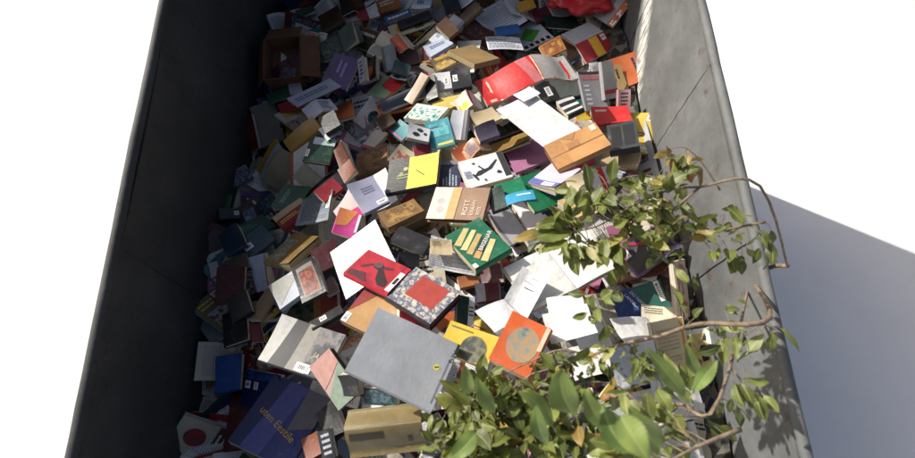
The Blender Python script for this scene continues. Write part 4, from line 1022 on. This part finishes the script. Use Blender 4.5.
def shrub():
    gp = Vector((1.0, .5, GZ))
    root = bpy.data.objects.new('shrub', None); COL.objects.link(root); root.location = gp
    tag(root, 'green leafy shrub reaching over the container rim', 'shrub')
    def fin(mb, name):
        o = mb.build(name, root); o.location = -gp
        att = LEAFATT.get(id(mb))
        if att:
            while len(att) < len(mb.v): att.append((0, 0))
            for k, nm in ((0, 'across'), (1, 'along')):
                a = o.data.attributes.new(nm, 'FLOAT', 'POINT'); a.data.foreach_set('value', [q[k] for q in att])
        KEEP.append(mb); return o
    def chain(p):
        # smooth polyline
        out = []
        for i in range(len(p)-1):
            a = p[max(0, i-1)]; b = p[i]; c = p[i+1]; d = p[min(len(p)-1, i+2)]
            for k in range(5):
                s = k/5; out.append(.5*((2*b)+(c-a)*s+(2*a-5*b+4*c-d)*s*s+(3*b-a-3*c+d)*s**3))
        out.append(p[-1]); return out
    crown = gp+Vector((-.02, .0, 1.42))
    trunk = MB(); pts = chain([gp, gp+Vector((.03, -.02, .5)), crown, crown+Vector((-.05, -.05, .25))])
    trunk.tube(pts, [.010-.004*i/len(pts) for i in range(len(pts))], BARK, 9); fin(trunk, 'trunk')
    c2 = crown+Vector((-.05, -.05, .25))
    D = at_depth
    #            name   pixel path with depth (metres from the lens)                                          radius
    br = [
        ([(c2), D(760, 186, 1.016), D(700, 187, 1.030), D(674, 189, 1.029), D(645, 199, 1.029), D(622, 212, 1.030), D(600, 225, 1.034), D(576, 232, 1.037), D(552, 236, 1.038)], .0032),
        ([D(700, 187, 1.030), D(668, 214, 1.027), D(640, 236, 1.029), D(606, 246, 1.034)], .0030),
        ([D(720, 190, 1.030), D(700, 160, 1.024), D(686, 148, 1.021)], .0024),
        ([D(674, 189, 1.029), D(650, 176, 1.034), D(622, 178, 1.038), D(598, 186, 1.042)], .0022),
        ([D(765, 222, 1.010), D(715, 232, 1.021), D(678, 244, 1.021), D(650, 256, 1.024)], .0032),
        ([(crown), D(770, 318, 0.973), D(700, 324, 0.968), D(660, 336, 0.965), D(620, 345, 0.997), D(590, 356, 0.997), D(560, 366, 0.997), D(532, 374, 0.997)], .0060),
        ([D(590, 356, 0.997), D(560, 350, 1.000), D(530, 362, 1.000), D(500, 376, 0.997), D(470, 392, 0.994)], .0026),
        ([D(620, 345, 0.997), D(606, 326, 0.965), D(598, 306, 0.968), D(592, 292, 0.970)], .0020),
        ([D(560, 366, 0.997), D(530, 396, 0.990), D(500, 420, 0.973), D(470, 440, 0.968), D(446, 456, 0.965)], .0030),
        ([(crown), D(720, 398, 0.860), D(680, 404, 0.942), D(640, 404, 0.942), D(600, 410, 0.944), D(560, 424, 0.946), D(530, 440, 0.946)], .0040),
        ([D(680, 404, 0.942), D(655, 425, 0.936), D(630, 440, 0.933), D(590, 450, 0.930), D(550, 462, 0.928)], .0036),
        ([D(740, 430, 0.760), D(700, 446, 0.720), D(668, 462, 0.700)], .0044),
        ([D(640, 404, 0.942), D(612, 384, 0.965), D(580, 384, 0.968), D(546, 396, 0.970)], .0022),
        ([D(532, 374, 0.997), D(500, 396, 0.989), D(470, 404, 0.971), D(444, 392, 0.981)], .0020),
    ]
    segs = []
    for p, r in br:
        q = chain(p); mb = MB()
        mb.tube(q, [max(.0009, r*(1-.75*i/len(q))) for i in range(len(q))], BARK, 7); fin(mb, 'twig')
        segs.append(q)
    allp = [v for s in segs for v in s]
    # clusters: pixel centre, pixel radii, depth, number, leaf length, material weights
    cl = [
        ((648, 196), (40, 24), 1.03, 58, 0.057), ((600, 226), (44, 26), 1.03, 65, 0.056), ((566, 236), (28, 20), 1.04, 31, 0.058),
        ((668, 230), (34, 30), 1.02, 58, 0.058), ((626, 250), (34, 20), 1.03, 18, 0.056), ((680, 168), (16, 22), 1.02, 22, 0.048), ((596, 190), (22, 16), 1.04, 16, 0.054),
        ((600, 306), (18, 18), 0.97, 18, 0.046), ((566, 366), (40, 14), 1.00, 43, 0.042), ((610, 352), (34, 20), 1.00, 28, 0.042), ((498, 392), (46, 18), 0.99, 58, 0.048),
        ((478, 408), (36, 30), 0.98, 49, 0.054), ((540, 400), (44, 30), 0.98, 74, 0.053), ((505, 436), (50, 24), 0.97, 71, 0.058), ((580, 424), (50, 34), 0.96, 68, 0.055),
        ((570, 452), (60, 16), 0.95, 43, 0.066), ((640, 372), (34, 22), 0.99, 24, 0.043), ((660, 440), (36, 24), 0.95, 31, 0.054), ((690, 300), (10, 30), 0.97, 7, 0.049),
        ((456, 452), (20, 12), 0.97, 14, 0.064), ((740, 232), (36, 30), 1.01, 37, 0.053), ((745, 330), (34, 26), 0.97, 24, 0.050), ((750, 420), (34, 30), 0.93, 24, 0.057),
    ]
    cl += [((655, 436), (40, 24), 0.78, 26, 0.058), ((604, 446), (50, 18), 0.74, 26, 0.056), ((676, 400), (20, 30), 0.90, 10, 0.060), ((530, 446), (40, 16), 0.93, 30, 0.058), ((500, 410), (50, 26), 0.97, 40, 0.047), ((462, 440), (34, 20), 0.96, 50, 0.052), ((490, 400), (34, 20), 0.97, 34, 0.044), ((560, 440), (50, 20), 0.94, 40, 0.054)]
    for (c, rr, dep, n, L) in cl:
        mb = MB()
        for i in range(n):
            a = U(0, 2*math.pi); q = math.sqrt(R())
            px = c[0]+rr[0]*q*math.cos(a); py = c[1]+rr[1]*q*math.sin(a)
            if px > 700 and c[0] < 700: px = 700-U(0, 10)
            b = D(px, py, dep+U(-.05, .05))
            nr = min(allp, key=lambda p: (p-b).length_squared)
            d = (b-nr); 
            if d.length < .004: d = Vector((U(-1, 1), U(-1, 1), U(-.2, .4)))
            if d.length > .075: b = nr+d.normalized()*U(.02, .075)
            d = d.normalized()+Vector((U(-.8, .8), U(-.8, .8), U(-.5, .4)))
            nrm = Vector((U(-.7, .5), U(-.4, .8), U(.35, 1))).normalized()
            if abs(d.normalized().dot(nrm)) > .9: continue
            l = L*U(.55, 1.15)
            m = LM[2] if (c == (680, 168) and R() < .4) or R() < .025 else LM[0]
            add_leaf(mb, b, d, nrm, l, l*U(.42, .56), m, U(.1, .5), U(-.1, .7))
            if i % 3 == 0 and (b-nr).length > .012:
                mb.tube([nr, (nr+b)/2+Vector((0, 0, .003)), b], [.0011, .0009, .0006], BARK, 4)
        fin(mb, 'foliage')
    # the big leaves near the lens and the broad ones further off: base, tip, depth, width ratio
    mb = MB()
    for (a, b, dep, w) in (((578, 424), (566, 374), .56, .52), ((612, 436), (590, 392), .60, .34), ((616, 410), (652, 462), .50, .62), ((598, 400), (634, 452), .58, .5),
                           ((690, 402), (650, 350), .72, .26), ((690, 398), (716, 362), .70, .34), ((660, 460), (630, 416), .60, .42), ((556, 430), (520, 398), .66, .36),
                           ((480, 430), (446, 456), .7, .5), ((470, 398), (462, 366), .8, .36), ((702, 380), (690, 346), .85, .3), ((496, 418), (478, 380), .75, .34), ((548, 450), (540, 410), .62, .36)):
        A = D(*a, dep+.02); B = D(*b, dep-.01)
        view = (CAM-A).normalized()
        add_leaf(mb, A, B-A, (view+Vector((-.2, .25, .45))).normalized(), (B-A).length, (B-A).length*w, LM[1], .35, .25, .12, 22)
    for (a, b, dep, w) in (((578, 230), (530, 240), 1.01, .46), ((574, 222), (536, 228), 1.01, .38), ((572, 238), (542, 252), 1.01, .4), ((612, 188), (616, 158), 1.01, .45), ((628, 196), (650, 176), 1.01, .42),
                           ((590, 196), (584, 164), 1.01, .36), ((580, 214), (586, 186), 1.01, .5), ((600, 240), (618, 266), 1.01, .42), ((470, 412), (436, 396), .95, .34), ((474, 408), (440, 382), .95, .34),
                           ((600, 300), (612, 290), 0.95, .8), ((592, 312), (594, 296), 0.95, .5)):
        A = D(*a, dep+.01); B = D(*b, dep-.01)
        view = (CAM-A).normalized()
        add_leaf(mb, A, B-A, (view*.6+Vector((-.2, .25, .75))).normalized(), (B-A).length, (B-A).length*w, LM[0], .3, .2, .12, 14)
    fin(mb, 'foliage')
shrub()

# ------------------------------------------------------------------ light
SX, SY = 1.25, .70        # horizontal run of a shadow per metre of height, across and along the container
sund = Vector((-SX, SY, 1)).normalized()
sun = bpy.data.objects.new('sun', bpy.data.lights.new('sun', 'SUN')); COL.objects.link(sun)
sun.data.energy = 5.0; sun.data.angle = math.radians(.53); sun.data.color = (1, .955, .88)
sun.rotation_euler = sund.to_track_quat('Z', 'Y').to_euler()
sun.location = (0, 0, 8)
w = bpy.data.worlds.new('World'); S.world = w; w.use_nodes = True
nt = w.node_tree; sky = nt.nodes.new('ShaderNodeTexSky'); sky.sky_type = 'NISHITA'; sky.sun_disc = False; sky.dust_density = 5; sky.air_density = .8
sky.sun_elevation = math.asin(sund.z); sky.sun_rotation = math.atan2(sund.x, sund.y)
nt.links.new(sky.outputs[0], nt.nodes['Background'].inputs[0]); nt.nodes['Background'].inputs[1].default_value = .095
S.view_settings.view_transform = 'Standard'; S.view_settings.look = 'None'; S.view_settings.exposure = .2; S.view_settings.gamma = 1
S.view_settings.use_curve_mapping = False
S.cycles.max_bounces = 6; S.cycles.use_denoising = True

# ------------------------------------------------------------------ drop hidden fillers, label the ones that show
bpy.context.view_layer.update()
dg = bpy.context.evaluated_depsgraph_get()
cnt = {}
cen = {}
from mathutils.bvhtree import BVHTree
def top_of(o):
    while o.parent: o = o.parent
    return o
vv = []; ff = []; own = []
for o in list(COL.objects):
    if o.type != 'MESH': continue
    r = top_of(o)
    if r.name.startswith('shrub'): continue
    b = len(vv); mw = o.matrix_world
    vv += [mw @ v.co for v in o.data.vertices]
    for p in o.data.polygons:
        ff.append([b+k for k in p.vertices]); own.append(r.name)
bvh = BVHTree.FromPolygons(vv, ff)
y = .5
while y < 458:
    x = 90.0
    while x < 825:
        hit, nn, idx, dist = bvh.ray_cast(CAM, ray(x, y).normalized())
        if hit:
            k = own[idx]; cnt[k] = cnt.get(k, 0)+1
            c = cen.get(k, (0, 0)); cen[k] = (c[0]+x, c[1]+y)
        x += 1.5
    y += 1.5
del vv, ff
keep = []
for f in FILL:
    n = cnt.get(f['o'].name, 0)
    if n < 9:
        for ch in list(f['o'].children): bpy.data.objects.remove(ch)
        bpy.data.objects.remove(f['o'])
    else:
        c = cen[f['o'].name]; f['n'] = n; f['vis'] = (c[0]/n, c[1]/n); keep.append(f)
keep.sort(key=lambda f: -f['n'])
final = []
for f in keep: f['nm'] = f['o'].name.split('.')[0]
for kd in (('book',), ('open_book',), ('magazine',), ('paper_sheet',)):
    have = sum(1 for it in ITEMS if it['o'].name.split('.')[0] in kd)
    mine = [f for f in keep if f['nm'] in kd]
    for f in mine[290-have:]:
        for ch in list(f['o'].children): bpy.data.objects.remove(ch)
        bpy.data.objects.remove(f['o'])
    final += mine[:290-have]

keep = final
# heroes: where do they show
for it in ITEMS:
    n = cnt.get(it['o'].name, 0)
    if n: it['vis'] = (cen[it['o'].name][0]/n, cen[it['o'].name][1]/n)

used = set()
NOUN = {'s': 'page', 'b': 'paperback', 'o': 'face-down open book', 'p': 'open book', 'm': 'magazine'}
def rel(a, b):
    dx, dy = a[0]-b[0], a[1]-b[1]
    if abs(dy) > abs(dx)*.8: return 'behind' if dy < 0 else 'in front of'
    return 'on the shaded side of' if dx < 0 else 'on the sunny side of'
for f in keep:
    near = sorted([it for it in ITEMS if 'vis' in it], key=lambda it: (it['vis'][0]-f['vis'][0])**2+(it['vis'][1]-f['vis'][1])**2)
    noun = NOUN[f['kind']]
    if f['kind'] == 'b': noun = 'thick book' if f['t'] > .022 else 'thin book' if f['t'] < .01 else 'book'
    done = False
    for it in near[:8]:
        lab = f"{f['cname']} {noun} {rel(f['vis'], it['vis'])} the {it['core']}"
        if len(lab.split()) <= 16 and lab not in used: done = True; break
    if not done:
        it = near[0]; lab = f"{f['cname']} {noun} wedged by {it['core']}"
    used.add(lab)
    f['o']['label'] = lab
    if f['kind'] == 's': f['o']['category'] = 'sheet of paper'; f['o']['group'] = 'loose sheets of paper lying on the books'; continue
    f['o']['category'] = {'b': 'book', 'o': 'open book', 'p': 'open book', 'm': 'magazine'}[f['kind']]
    f['o']['group'] = 'books dumped in the steel container'
